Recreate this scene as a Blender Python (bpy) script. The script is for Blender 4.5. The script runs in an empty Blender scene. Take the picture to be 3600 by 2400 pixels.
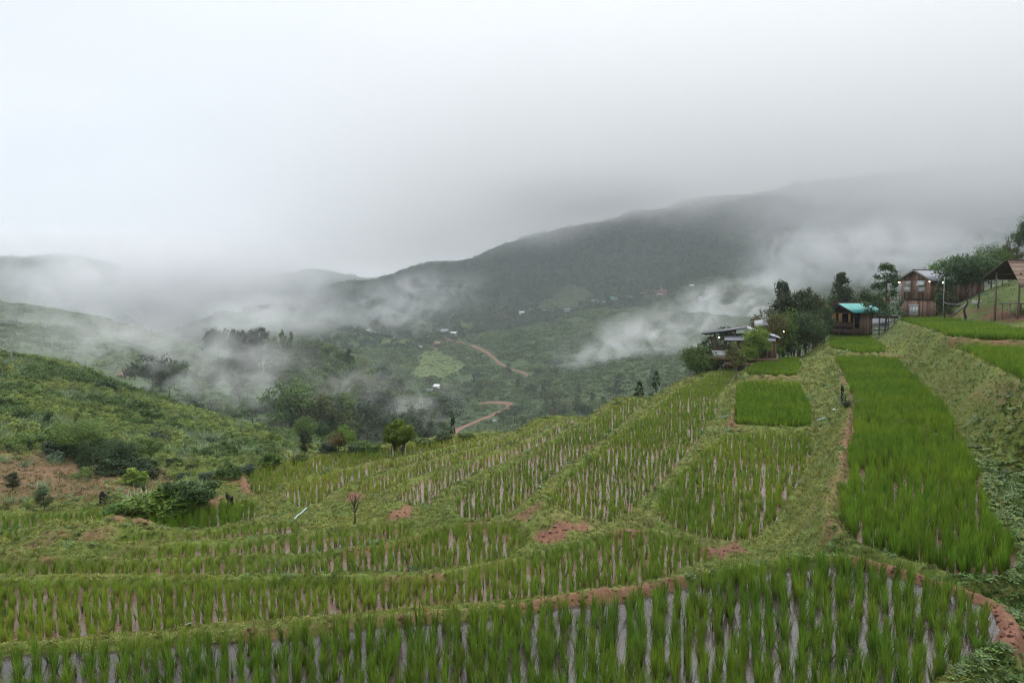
import bpy, math, random
import numpy as np
from mathutils import Vector, Matrix

R = math.radians
rnd = random.Random(7)
RNG = np.random.default_rng(11)
scene = bpy.context.scene
COL = scene.collection

# ------------------------------------------------------------------ camera, light, exposure
F, CX, CY, VH = 1568.0, 1176.0, 784.0, 686.0          # photograph measured on a 2352 x 1568 grid
PITCH = math.atan((CY - VH) / F)
cam_data = bpy.data.cameras.new('camera')
cam = bpy.data.objects.new('camera', cam_data)
COL.objects.link(cam)
cam.location = (0, 0, 0)
cam.rotation_euler = (R(90) - PITCH, 0, 0)
cam_data.sensor_width = 36.0
cam_data.lens = 36.0 * F / 2352.0
cam_data.clip_start = 0.1
cam_data.clip_end = 9000
scene.camera = cam

SUN_EL, SUN_AZ = R(52), R(-30)
world = bpy.data.worlds.new('World')
scene.world = world
world.use_nodes = True
def build_world():
    nt = world.node_tree
    N, L = nt.nodes, nt.links
    N.clear()
    out = N.new('ShaderNodeOutputWorld'); bg = N.new('ShaderNodeBackground')
    sky = N.new('ShaderNodeTexSky'); sky.sky_type = 'NISHITA'; sky.sun_disc = False
    sky.sun_elevation = SUN_EL; sky.sun_rotation = SUN_AZ
    tc = N.new('ShaderNodeTexCoord')
    sep = N.new('ShaderNodeSeparateXYZ'); L.new(tc.outputs['Generated'], sep.inputs[0])
    # overcast luminance: brighter with elevation, the lowest cloud greyer
    mr = N.new('ShaderNodeValToRGB')
    mr.color_ramp.elements[0].position = 0.0; mr.color_ramp.elements[0].color = (3.75, 3.8, 4.05, 1)
    mr.color_ramp.elements[1].position = 1.0; mr.color_ramp.elements[1].color = (11.5, 11.6, 12.0, 1)
    e = mr.color_ramp.elements.new(0.18); e.color = (3.85, 3.92, 4.2, 1)
    e = mr.color_ramp.elements.new(0.42); e.color = (4.0, 4.1, 4.45, 1)
    L.new(sep.outputs['Z'], mr.inputs[0])
    mp = N.new('ShaderNodeMapping'); mp.inputs['Scale'].default_value = (1.0, 1.0, 3.2)
    L.new(tc.outputs['Generated'], mp.inputs[0])
    n1 = N.new('ShaderNodeTexNoise'); n1.inputs['Scale'].default_value = 2.3; n1.inputs['Detail'].default_value = 6
    n1.inputs['Roughness'].default_value = 0.5; n1.inputs['Distortion'].default_value = 0.4
    L.new(mp.outputs[0], n1.inputs[0])
    r1 = N.new('ShaderNodeMapRange'); r1.inputs[1].default_value = 0.3; r1.inputs[2].default_value = 0.7
    r1.inputs[3].default_value = 0.88; r1.inputs[4].default_value = 1.1
    L.new(n1.outputs[0], r1.inputs[0])
    mul = N.new('ShaderNodeMix'); mul.data_type = 'RGBA'; mul.blend_type = 'MULTIPLY'; mul.inputs[0].default_value = 1
    L.new(mr.outputs[0], mul.inputs[6]); L.new(r1.outputs[0], mul.inputs[7])
    mix = N.new('ShaderNodeMix'); mix.data_type = 'RGBA'; mix.inputs[0].default_value = 0.95
    L.new(sky.outputs[0], mix.inputs[6]); L.new(mul.outputs[2], mix.inputs[7])
    L.new(mix.outputs[2], bg.inputs[0]); bg.inputs[1].default_value = 0.1
    L.new(bg.outputs[0], out.inputs[0])
build_world()
sun_data = bpy.data.lights.new('sun', 'SUN'); sun_data.energy = 1.4; sun_data.angle = R(60)
sun_data.color = (1.0, 0.97, 0.93)
sun = bpy.data.objects.new('sun', sun_data); COL.objects.link(sun)
sun.rotation_euler = (R(90) - SUN_EL, 0, R(150))
sun.location = (0, 0, 60)

vs = scene.view_settings
scene.display_settings.display_device = 'sRGB'
vs.view_transform = 'Standard'; vs.look = 'None'; vs.gamma = 1; vs.use_curve_mapping = False
vs.exposure = 1.12
cy = scene.cycles
cy.use_denoising = True
cy.denoising_prefilter = 'ACCURATE'
cy.pixel_filter_type = 'BLACKMAN_HARRIS'; cy.filter_width = 1.15
cy.max_bounces = 6; cy.diffuse_bounces = 2; cy.glossy_bounces = 2; cy.transmission_bounces = 3
cy.volume_bounces = 4; cy.transparent_max_bounces = 6
cy.volume_step_rate = 1.0; cy.volume_max_steps = 256
cy.caustics_reflective = False; cy.caustics_refractive = False
cy.sample_clamp_indirect = 4

# ------------------------------------------------------------------ geometry of the view
def ray(u, v):
    x = (u - CX) / F; y = -(v - CY) / F
    c, s = math.cos(PITCH), math.sin(PITCH)
    return np.array([x, c + s * y, -s + c * y])
def at_level(u, v, z):                       # where the sight line meets height z
    d = ray(u, v); k = z / d[2]
    return (d[0] * k, d[1] * k)
def at_depth(u, v, depth):                   # point at forward distance depth
    d = ray(u, v); k = depth / d[1]
    return Vector((d[0] * k, depth, d[2] * k))
def az_of(u): return math.atan2((u - CX) / F, math.cos(PITCH) + math.sin(PITCH) * (CY - VH) / F)

# ------------------------------------------------------------------ noise
def _hash(ix, iy, seed):
    h = (ix.astype(np.int64) * 374761393 + iy.astype(np.int64) * 668265263 + seed * 974711) & 0xFFFFFFFF
    h = ((h ^ (h >> 13)) * 1274126177) & 0xFFFFFFFF
    h = h ^ (h >> 16)
    return (h & 0xFFFF) / 65535.0
def vnoise(x, y, seed=0):
    x = np.asarray(x, float); y = np.asarray(y, float)
    ix = np.floor(x); iy = np.floor(y); fx = x - ix; fy = y - iy
    fx = fx * fx * (3 - 2 * fx); fy = fy * fy * (3 - 2 * fy)
    a = _hash(ix, iy, seed); b = _hash(ix + 1, iy, seed); c = _hash(ix, iy + 1, seed); d = _hash(ix + 1, iy + 1, seed)
    return (a * (1 - fx) + b * fx) * (1 - fy) + (c * (1 - fx) + d * fx) * fy
def fbm(x, y, seed=0, octv=4):
    t = 0; amp = 1; tot = 0
    for k in range(octv):
        t = t + amp * (vnoise(x, y, seed + 17 * k) - .5); tot += amp; amp *= .5
        x = x * 2.03 + 3.1; y = y * 2.03 - 1.7
    return t / tot * 2
def sstep(a, b, x):
    t = np.clip((x - a) / (b - a), 0, 1); return t * t * (3 - 2 * t)

# ------------------------------------------------------------------ paddies: outline, level below the eye
PADDIES = {
 # name: (level, outline, row angle px, step, height, tone, cover)
 'front': (-4.7, [(-260,1572),(0,1520),(300,1500),(500,1487),(667,1475),(851,1450),(1000,1437),(1167,1422),(1320,1402),(1464,1385),(1601,1352),(1711,1330),(1845,1306),(1961,1306),(2051,1328),(2168,1362),(2245,1394),(2290,1452),(2258,1499),(2151,1558),(2060,1640),(1200,1680),(300,1680),(-260,1660)]),
 'second': (-5.95, [(-220,1365),(0,1352),(366,1350),(784,1345),(970,1345),(1051,1328),(1140,1312),(1250,1286),(1350,1256),(1431,1234),(1519,1240),(1568,1254),(1618,1276),(1622,1292),(1568,1312),(1517,1335),(1317,1369),(1160,1380),(1017,1395),(784,1414),(433,1444),(300,1457),(0,1484),(-220,1500)]),
 'third': (-6.3, [(-220,1326),(0,1314),(200,1308),(433,1300),(633,1294),(784,1284),(900,1262),(1000,1237),(1070,1217),(1130,1217),(1180,1230),(1205,1255),(1150,1288),(1050,1304),(970,1316),(784,1319),(366,1323),(0,1327),(-220,1338)]),
 'fourth': (-6.65, [(215,1292),(283,1276),(500,1262),(680,1242),(784,1232),(944,1212),(934,1240),(784,1266),(633,1284),(433,1291),(267,1296)]),
 'fifth': (-6.95, [(272,1243),(433,1236),(560,1222),(667,1207),(683,1229),(540,1240),(400,1249),(290,1255)]),
 'bushside': (-7.35, [(318,1222),(333,1194),(430,1182),(520,1170),(583,1160),(590,1192),(500,1216),(400,1222),(325,1228)]),
 'leftfar': (-7.25, [(-220,1206),(0,1196),(253,1182),(264,1190),(230,1206),(193,1238),(120,1228),(0,1230),(-220,1240)]),
 'leftlow': (-6.95, [(-220,1248),(0,1237),(77,1236),(75,1251),(0,1250),(-220,1262)]),
 'fan1': (-7.6, [(570,1097),(600,1081),(700,1060),(784,1044),(860,1035),(951,1023),(1084,1006),(1110,1004),(1060,1022),(951,1047),(860,1064),(784,1078),(667,1112),(613,1137),(587,1137),(572,1122)]),
 'fan2': (-7.25, [(657,1150),(660,1121),(720,1102),(784,1085),(870,1068),(951,1052),(1084,1022),(1168,1000),(1172,1006),(1084,1034),(960,1064),(917,1078),(840,1097),(784,1114),(733,1158),(683,1166)]),
 'fan3': (-6.95, [(827,1139),(822,1118),(850,1103),(900,1089),(1000,1060),(1100,1034),(1200,1002),(1275,964),(1292,968),(1240,1000),(1150,1034),(1050,1066),(960,1096),(905,1122),(870,1139)]),
 'fan4': (-6.65, [(951,1168),(920,1153),(910,1134),(960,1108),(1060,1073),(1160,1038),(1250,1003),(1312,962),(1322,968),(1240,1025),(1130,1075),(1050,1109),(1005,1134),(985,1164)]),
 'fan5': (-6.35, [(1055,1190),(1046,1157),(1072,1124),(1150,1088),(1250,1034),(1330,988),(1400,947),(1455,917),(1476,922),(1440,965),(1370,1020),(1290,1080),(1230,1122),(1192,1160),(1180,1186),(1110,1198)]),
 'fan6': (-6.05, [(1255,1177),(1262,1144),(1300,1104),(1400,1023),(1500,947),(1560,898),(1620,868),(1676,852),(1692,858),(1655,900),(1640,960),(1600,1012),(1540,1082),(1480,1142),(1440,1180),(1400,1204),(1335,1203),(1280,1192)]),
 'sixth': (-6.0, [(1668,1006),(1760,1000),(1858,1002),(1862,1040),(1822,1120),(1782,1190),(1737,1234),(1690,1248),(1620,1242),(1560,1222),(1512,1195),(1517,1160),(1562,1100),(1612,1050)]),
 'seventh': (-5.8, [(1694,886),(1760,882),(1835,886),(1860,940),(1863,984),(1780,983),(1690,977),(1692,930)]),
 'eighth': (-5.4, [(1717,857),(1738,838),(1800,828),(1833,826),(1838,840),(1828,864),(1770,864),(1722,862)]),
 'big': (-4.65, [(1922,826),(1990,826),(2060,830),(2110,884),(2170,944),(2205,1020),(2243,1090),(2264,1180),(2310,1250),(2333,1312),(2270,1328),(2205,1328),(2100,1296),(1992,1266),(1947,1232),(1927,1192),(1945,1100),(1960,1000),(1965,920),(1942,866)]),
 'hut': (-4.28, [(1908,770),(1990,764),(2002,782),(2033,803),(2030,812),(1965,813),(1908,800)]),
 'house': (-2.3, [(2066,737),(2150,735),(2250,747),(2330,761),(2420,771),(2420,787),(2250,782),(2183,777),(2113,750)]),
 'edge': (-2.75, [(2206,806),(2240,805),(2420,811),(2420,905),(2352,880),(2270,836)]),
}
PW = {k: (z, np.array([at_level(u, v, z) for u, v in pts])) for k, (z, pts) in PADDIES.items()}

def seg_dist(px, py, poly):
    dm = np.full(px.shape, 1e9)
    n = len(poly)
    for i in range(n):
        ax, ay = poly[i]; bx, by = poly[(i + 1) % n]
        vx, vy = bx - ax, by - ay; L2 = vx * vx + vy * vy + 1e-12
        t = np.clip(((px - ax) * vx + (py - ay) * vy) / L2, 0, 1)
        d = (px - ax - t * vx) ** 2 + (py - ay - t * vy) ** 2
        np.minimum(dm, d, out=dm)
    return np.sqrt(dm)
def inside(px, py, poly):
    c = np.zeros(px.shape, bool); n = len(poly)
    for i in range(n):
        ax, ay = poly[i]; bx, by = poly[(i + 1) % n]
        if ay == by: continue
        c ^= ((ay > py) != (by > py)) & (px < (bx - ax) * (py - ay) / (by - ay) + ax)
    return c

# ------------------------------------------------------------------ the wider terrain: one profile per direction
def Z(z): return ('z', z)
NEAR_L = [(0.5,Z(-1.7)),(2.5,Z(-1.8)),(4,Z(-3.0)),(6.2,Z(-4.7)),(9,Z(-5.3)),(14,Z(-6.1)),(20,Z(-7.2))]
NEAR_R = [(0.5,Z(-1.7)),(2.5,Z(-1.8)),(4,Z(-2.3)),(6.5,Z(-3.2)),(9,Z(-3.7)),(12,Z(-3.5))]
PROFILES = {
 -900: NEAR_L + [(26,Z(-8.6)),(60,Z(-6)),(125,Z(0)),(260,Z(15)),(430,Z(30)),(1700,Z(60)),(2700,Z(150)),(3400,Z(150))],
 0: NEAR_L + [(26,1194),(34,1132),(46,1045),(60,970),(80,895),(105,840),(125,820),(150,Z(-24)),(200,Z(-26)),(260,812),(340,748),(430,690),(520,Z(-8)),(700,Z(-30)),(1200,Z(-20)),(1700,660),(2200,625),(2700,604),(3400,Z(100))],
 200: NEAR_L + [(26,1186),(34,1134),(46,1064),(62,992),(82,925),(108,876),(130,858),(155,Z(-28)),(200,Z(-28)),(260,826),(340,772),(440,724),(540,Z(-18)),(750,Z(-40)),(1200,Z(-30)),(1800,655),(2400,612),(2800,594),(3400,Z(90))],
 400: NEAR_L + [(26,1182),(32,1150),(42,1110),(55,1055),(72,996),(95,948),(112,934),(135,Z(-34)),(180,Z(-33)),(230,890),(290,860),(360,812),(430,778),(520,Z(-28)),(700,Z(-55)),(1000,Z(-55)),(1500,700),(2000,690),(2500,668),(2800,652),(3400,Z(60))],
 600: NEAR_L + [(26,Z(-9.2)),(32,Z(-10.2)),(40,1092),(52,1058),(70,1024),(95,1000),(108,996),(130,Z(-36)),(175,985),(210,945),(250,885),(290,845),(340,Z(-40)),(450,Z(-55)),(700,Z(-60)),(900,725),(1100,712),(1300,702),(1450,700),(1700,Z(-20)),(2200,665),(2700,646),(3400,Z(50))],
 720: NEAR_L + [(26,Z(-9.2)),(34,Z(-10.6)),(44,Z(-12.6)),(58,1060),(75,1030),(98,1012),(112,1006),(134,Z(-37)),(178,990),(214,945),(252,885),(288,850),(335,Z(-45)),(450,Z(-60)),(680,Z(-55)),(820,742),(1000,712),(1200,688),(1480,668),(1720,Z(-10)),(2200,655),(2700,622),(3400,Z(60))],
 800: NEAR_L + [(28,Z(-9.6)),(37,Z(-11.5)),(46,Z(-14)),(60,1066),(80,1038),(100,1026),(120,1022),(140,Z(-40)),(180,1000),(220,950),(255,905),(285,888),(330,Z(-55)),(450,Z(-65)),(600,806),(750,770),(900,740),(1100,706),(1300,676),(1500,652),(1750,Z(0)),(2200,660),(2700,640),(3400,Z(40))],
 1000: NEAR_L + [(30,Z(-9)),(40,Z(-11)),(55,Z(-20)),(75,Z(-27)),(120,Z(-40)),(180,1022),(220,995),(260,980),(300,Z(-66)),(400,Z(-78)),(470,935),(530,888),(590,842),(640,802),(670,793),(720,Z(-62)),(800,768),(900,744),(1050,706),(1250,657),(1500,611),(1800,Z(20)),(2300,Z(20)),(3400,Z(40))],
 1200: NEAR_L + [(30,Z(-9)),(46,Z(-11)),(58,Z(-18)),(80,Z(-30)),(120,Z(-46)),(200,Z(-62)),(300,1000),(380,968),(450,925),(520,883),(600,833),(700,777),(780,737),(820,729),(880,Z(-42)),(960,720),(1100,671),(1300,607),(1500,563),(1800,Z(140)),(3400,Z(140))],
 1400: NEAR_L + [(34,Z(-8.6)),(56,Z(-11)),(66,Z(-18)),(85,Z(-30)),(130,Z(-50)),(220,Z(-64)),(300,965),(380,920),(470,865),(560,813),(660,767),(760,730),(860,702),(900,699),(960,Z(-17)),(1050,685),(1200,626),(1350,568),(1500,528),(1800,Z(200)),(3400,Z(200))],
 1600: NEAR_L + [(30,Z(-8)),(55,Z(-8.2)),(70,Z(-10)),(82,Z(-14)),(100,Z(-26)),(140,Z(-44)),(220,Z(-60)),(320,912),(400,865),(500,813),(600,767),(720,727),(850,697),(960,678),(1020,674),(1150,631),(1300,572),(1500,498),(1800,Z(240)),(3400,Z(240))],
 1800: NEAR_L[:-1] + [(20,Z(-6.6)),(40,Z(-6.2)),(60,Z(-6.3)),(75,Z(-6.6)),(86,Z(-9)),(105,Z(-20)),(150,Z(-32)),(250,Z(-46)),(400,800),(550,760),(700,725),(850,690),(1000,650),(1200,590),(1500,470),(1800,Z(260)),(3400,Z(260))],
 2000: NEAR_L[:4] + [(12,Z(-4.9)),(30,Z(-4.6)),(55,Z(-4.3)),(80,Z(-3.9)),(98,Z(-4.6)),(120,Z(-12)),(160,Z(-24)),(250,Z(-38)),(450,Z(-35)),(700,720),(900,670),(1150,600),(1500,450),(1800,Z(280)),(3400,Z(280))],
 2130: NEAR_L[:3] + [(6.2,Z(-4.5)),(12,Z(-4.4)),(25,Z(-3.8)),(45,Z(-2.8)),(75,Z(-2.0)),(84,Z(-1.5)),(100,Z(-1.4)),(120,Z(-2.5)),(160,Z(-12)),(250,Z(-25)),(450,Z(-25)),(700,710),(900,665),(1150,600),(1500,450),(1800,Z(280)),(3400,Z(280))],
 2230: NEAR_L[:3] + [(6.2,Z(-4.3)),(12,Z(-4.3)),(25,Z(-3.2)),(40,Z(-2.5)),(54,Z(-2.2)),(64,Z(-1.9)),(74,Z(-1.2)),(82,Z(-.6)),(110,Z(0.3)),(150,Z(-2)),(300,Z(-12)),(700,700),(1000,640),(1500,450),(1800,Z(280)),(3400,Z(280))],
 2310: NEAR_R[:4] + [(9,Z(-3.6)),(13,Z(-3.9)),(17,Z(-3.6)),(24,Z(-3.0)),(32,Z(-2.75)),(46,Z(-2.3)),(63,Z(-2.2)),(70,Z(-1.8)),(77,Z(-1.15)),(88,Z(0.2)),(90,Z(2)),(130,Z(3)),(300,Z(0)),(700,690),(1000,640),(1500,450),(1800,Z(280)),(3400,Z(280))],
 2450: NEAR_R + [(16,Z(-3.1)),(22,Z(-2.8)),(30,Z(-2.6)),(46,Z(-2.3)),(60,Z(-2.2)),(70,Z(-1.5)),(77,Z(-.6)),(90,Z(1.0)),(90,Z(2.8)),(130,Z(4)),(300,Z(5)),(700,690),(1000,640),(1500,450),(1800,Z(280)),(3400,Z(280))],
 3300: NEAR_R + [(16,Z(-1.5)),(30,Z(2)),(54,Z(6)),(90,Z(9)),(130,Z(12)),(300,Z(20)),(1500,Z(200)),(3400,Z(280))],
}
NA, A0, A1 = 640, -52.0, 52.0
az_grid = np.radians(np.linspace(A0, A1, NA))
r_grid = np.concatenate([np.exp(np.linspace(math.log(3.2), math.log(72), 420, endpoint=False)),
                         np.exp(np.linspace(math.log(72), math.log(3300), 262))])
NR = len(r_grid)
def build_macro():
    us = sorted(PROFILES); cols = []
    for u in us:
        rr, zz = [], []
        for r, v in PROFILES[u]:
            if isinstance(v, tuple): z = v[1]
            else:
                uu = min(max(u, -200), 2500)
                d = ray(uu, v); z = r * d[2] / math.hypot(d[0], d[1])
            rr.append(math.log(r)); zz.append(z)
        cols.append(np.interp(np.log(r_grid), rr, zz))
    cols = np.array(cols)
    a = np.array([az_of(u) for u in us])
    out = np.empty((NA, NR))
    for j in range(NR):
        out[:, j] = np.interp(az_grid, a, cols[:, j])
    def blur(m, sig, axis):
        n = int(sig * 3) + 1; k = np.exp(-.5 * (np.arange(-n, n + 1) / sig) ** 2); k /= k.sum()
        pad = [(0, 0), (0, 0)]; pad[axis] = (n, n)
        return np.apply_along_axis(lambda q: np.convolve(q, k, 'valid'), axis, np.pad(m, pad, mode='edge'))
    return blur(blur(out, 7, 0), 2.0, 1)
AZ, RR = np.meshgrid(az_grid, r_grid, indexing='ij')
GX, GY = RR * np.sin(AZ), RR * np.cos(AZ)
macro = build_macro()
macro += fbm(GX / 90, GY / 90, 5, 4) * np.clip((RR - 60) / 300, 0, 1) * 7 * np.clip(RR / 500, .4, 1.6)
macro += (np.abs(fbm(GX / 170 + .4 * GY / 300, GY / 230, 15, 4)) - .22) * sstep(380, 800, RR) * 42 * (1 - .6 * sstep(1350, 1500, RR))
macro += fbm(GX / 22, GY / 22, 9, 3) * np.clip((RR - 20) / 60, 0, 1) * 0.9

MOUNDS = [  # u, v, level, radius, rise
 (1275, 1215, -6.2, 1.0, .5), (1225, 1195, -6.3, .8, .3), (285, 1215, -7.0, 1.3, .55), (130, 1240, -7.0, 1.1, .4),
 (90, 1285, -6.6, 2.0, .5), (890, 1185, -6.7, 1.4, .3)]
NEARMASK = RR < 96
nj = int((r_grid < 96).sum())
def build_near():
    X, Y = GX[:, :nj], GY[:, :nj]
    wx = X + fbm(X * 1.1, Y * 1.1, 31, 3) * .10; wy = Y + fbm(X * 1.1, Y * 1.1, 47, 3) * .10   # uneven bund edges
    num = np.zeros_like(X); den = np.zeros_like(X); dmin = np.full_like(X, 1e9); ins = np.full(X.shape, -1, int)
    bump = np.full_like(X, -1e9); cap = np.full_like(X, 1e9); zin = np.zeros_like(X)
    rgt = sstep(R(22), R(25), AZ[:, :nj]); KB = .55 * (1 - rgt); PB = 2 - .5 * rgt
    for i, (k, (z, poly)) in enumerate(PW.items()):
        d = seg_dist(wx, wy, poly); inn = inside(wx, wy, poly)
        d[inn] = 0; ins[inn] = i
        w = np.exp(-KB * (z + 6)) / (d ** PB + .004)
        num += w * z; den += w
        dmin = np.minimum(dmin, d)
        bh = .13
        b = z + bh * sstep(0, .18, d) - np.clip(d - .28, 0, 99) * 1.5
        bump = np.maximum(bump, b)
        cap = np.minimum(cap, z + .24 * sstep(0, .2, d) + np.clip(d - .1, 0, 99) * 1.5)
        zin[inn] = z
    w0 = .35 * rgt * sstep(30, 45, RR[:, :nj]); num += w0 * macro[:, :nj]; den += w0
    near = np.where(ins >= 0, zin, np.minimum(np.maximum(num / den, bump), cap))
    for u, v, z, rad, h in MOUNDS:
        x, y = at_level(u, v, z)
        g = np.exp(-((X - x) ** 2 + (Y - y) ** 2) / rad ** 2) * h * (1 + .5 * fbm(X * 2, Y * 2, 3, 3))
        near += g * np.where(ins >= 0, 0, sstep(0, .5, dmin))
    near += np.where(ins >= 0, 0, (fbm(X * 2.2, Y * 2.2, 77, 4) * .05 + fbm(X * .7, Y * .7, 71, 2) * .08) * sstep(0, .4, dmin))
    near += np.where(ins >= 0, fbm(X * 1.5, Y * 1.5, 19, 3) * .03 - .04, 0)
    au = np.degrees(AZ[:, :nj])
    m0 = 0.9 + .8 * sstep(22, 27, au) * sstep(11, 15, RR[:, :nj])
    m1 = m0 + 3.5
    t = sstep(0, 1, (dmin - m0) / (m1 - m0))
    z = near * (1 - t) + macro[:, :nj] * t
    return z, dmin, ins
ZG = macro.copy()
zn, DMIN, INS = build_near()
ZG[:, :nj] = zn
dmin_full = np.full_like(ZG, 99.0); dmin_full[:, :nj] = DMIN
ins_full = np.full(ZG.shape, -1); ins_full[:, :nj] = INS

lr_grid = np.log(r_grid)
def _fi(x, y):
    a = np.arctan2(x, y); r = np.hypot(x, y)
    fi = np.clip((a - az_grid[0]) / (az_grid[-1] - az_grid[0]) * (NA - 1), 0, NA - 1.001)
    fj = np.clip(np.interp(np.log(np.maximum(r, .1)), lr_grid, np.arange(NR)), 0, NR - 1.001)
    return fi, fj
def sample(M, x, y):
    fi, fj = _fi(np.asarray(x, float), np.asarray(y, float))
    i = fi.astype(int); j = fj.astype(int); fi = fi - i; fj = fj - j
    return (M[i, j] * (1 - fi) * (1 - fj) + M[i + 1, j] * fi * (1 - fj) + M[i, j + 1] * (1 - fi) * fj + M[i + 1, j + 1] * fi * fj)
def H(x, y): return float(sample(ZG, x, y))
def hit(u, v, rmin=5.0, rmax=3200.0):        # where the sight line meets the ground
    d = ray(u, v); h = math.hypot(d[0], d[1])
    r = np.exp(np.linspace(math.log(rmin), math.log(rmax), 4000))
    x = d[0] / h * r; y = d[1] / h * r
    g = sample(ZG, x, y) - d[2] / h * r
    k = np.argmax(g > 0) if (g > 0).any() else int(np.argmax(g))
    return Vector((x[k], y[k], float(sample(ZG, x[k], y[k]))))

# seen from the picture's place: cells not hidden by a nearer rise
elev = ZG / RR
elev_v = (ZG + np.clip(RR * .02, .5, 7)) / RR
VIS = elev_v >= np.maximum.accumulate(elev, axis=1) - .002

# ------------------------------------------------------------------ mesh and material helpers
def mesh_np(name, V, Q=None, T=None, attrs=None, smooth=False, mats=None):
    V = np.asarray(V, np.float32); me = bpy.data.meshes.new(name)
    me.vertices.add(len(V)); me.vertices.foreach_set('co', V.ravel())
    loops = []; tot = []
    if Q is not None and len(Q): loops.append(np.asarray(Q, np.int32).ravel()); tot.append(np.full(len(Q), 4, np.int32))
    if T is not None and len(T): loops.append(np.asarray(T, np.int32).ravel()); tot.append(np.full(len(T), 3, np.int32))
    loops = np.concatenate(loops); tot = np.concatenate(tot)
    me.loops.add(len(loops)); me.loops.foreach_set('vertex_index', loops)
    me.polygons.add(len(tot)); st = np.concatenate([[0], np.cumsum(tot)[:-1]]).astype(np.int32)
    me.polygons.foreach_set('loop_start', st); me.polygons.foreach_set('loop_total', tot)
    if smooth: me.polygons.foreach_set('use_smooth', np.ones(len(tot), bool))
    me.update(calc_edges=True)
    for k, (kind, arr) in (attrs or {}).items():
        a = me.attributes.new(k, kind, 'POINT')
        if kind == 'FLOAT': a.data.foreach_set('value', np.asarray(arr, np.float32).ravel())
        elif kind == 'FLOAT_COLOR': a.data.foreach_set('color', np.asarray(arr, np.float32).ravel())
        elif kind == 'FLOAT_VECTOR': a.data.foreach_set('vector', np.asarray(arr, np.float32).ravel())
    for m in (mats or []): me.materials.append(m)
    return me
def link(name, me, parent=None):
    o = bpy.data.objects.new(name, me); COL.objects.link(o)
    if parent is not None: o.parent = parent
    return o
def tag(o, label=None, cat=None, group=None, kind=None):
    if label: o['label'] = label
    if cat: o['category'] = cat
    if group: o['group'] = group
    if kind: o['kind'] = kind
    return o
def empty(name, loc, rotz=0):
    o = bpy.data.objects.new(name, None); COL.objects.link(o)
    o.location = loc; o.rotation_euler = (0, 0, rotz); o.empty_display_size = .3
    return o
def copy_tree(o, parent=None):
    c = o.copy(); COL.objects.link(c)
    if parent is not None: c.parent = parent
    for ch in list(o.children): copy_tree(ch, c)
    return c

def new_mat(name):
    m = bpy.data.materials.new(name); m.use_nodes = True
    nt = m.node_tree; nt.nodes.clear()
    out = nt.nodes.new('ShaderNodeOutputMaterial')
    return m, nt, out
def P(nt, base=None, rough=.8, spec=.3, **kw):
    p = nt.nodes.new('ShaderNodeBsdfPrincipled')
    p.inputs['Roughness'].default_value = rough; p.inputs['Specular IOR Level'].default_value = spec
    if base is not None: p.inputs['Base Color'].default_value = (*base, 1)
    for k, v in kw.items(): p.inputs[k].default_value = v
    return p
def noise_node(nt, scale, detail=4, rough=.55, coord='Object', vec_scale=None):
    tc = nt.nodes.new('ShaderNodeTexCoord'); n = nt.nodes.new('ShaderNodeTexNoise')
    n.inputs['Scale'].default_value = scale; n.inputs['Detail'].default_value = detail; n.inputs['Roughness'].default_value = rough
    if vec_scale:
        mp = nt.nodes.new('ShaderNodeMapping'); mp.inputs['Scale'].default_value = vec_scale
        nt.links.new(tc.outputs[coord], mp.inputs[0]); nt.links.new(mp.outputs[0], n.inputs[0])
    else: nt.links.new(tc.outputs[coord], n.inputs[0])
    return n
def ramp(nt, src, stops):
    r = nt.nodes.new('ShaderNodeValToRGB'); els = r.color_ramp.elements
    els[0].position = stops[0][0]; els[0].color = (*stops[0][1], 1)
    els[1].position = stops[-1][0]; els[1].color = (*stops[-1][1], 1)
    for p, c in stops[1:-1]:
        e = els.new(p); e.color = (*c, 1)
    nt.links.new(src, r.inputs[0]); return r
def bump(nt, src, strength, dist, p):
    b = nt.nodes.new('ShaderNodeBump'); b.inputs['Strength'].default_value = strength; b.inputs['Distance'].default_value = dist
    nt.links.new(src, b.inputs['Height']); nt.links.new(b.outputs[0], p.inputs['Normal']); return b
def mixrgb(nt, fac, a, b, mode='MIX'):
    m = nt.nodes.new('ShaderNodeMix'); m.data_type = 'RGBA'; m.blend_type = mode
    for s, i in ((fac, 0), (a, 6), (b, 7)):
        if isinstance(s, (int, float)): m.inputs[i].default_value = s
        elif isinstance(s, tuple): m.inputs[i].default_value = (*s, 1)
        else: nt.links.new(s, m.inputs[i])
    return m.outputs[2]

def simple_mat(name, c1, c2, scale=6, rough=.8, spec=.25, vec=None, bstr=.3, bdist=.02, metallic=0, vary=.2):
    m, nt, out = new_mat(name)
    n = noise_node(nt, scale, 5, .6, 'Object', vec)
    r = ramp(nt, n.outputs[0], [(.3, c1), (.7, c2)])
    p = P(nt, rough=rough, spec=spec); p.inputs['Metallic'].default_value = metallic
    oi = nt.nodes.new('ShaderNodeObjectInfo')
    mr = nt.nodes.new('ShaderNodeMapRange'); mr.inputs[3].default_value = 1 - vary; mr.inputs[4].default_value = 1 + vary
    nt.links.new(oi.outputs['Random'], mr.inputs[0])
    col = mixrgb(nt, 1.0, r.outputs[0], mr.outputs[0], 'MULTIPLY')
    nt.links.new(col, p.inputs['Base Color'])
    if bstr: bump(nt, n.outputs[0], bstr, bdist, p)
    nt.links.new(p.outputs[0], out.inputs[0]); return m
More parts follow.
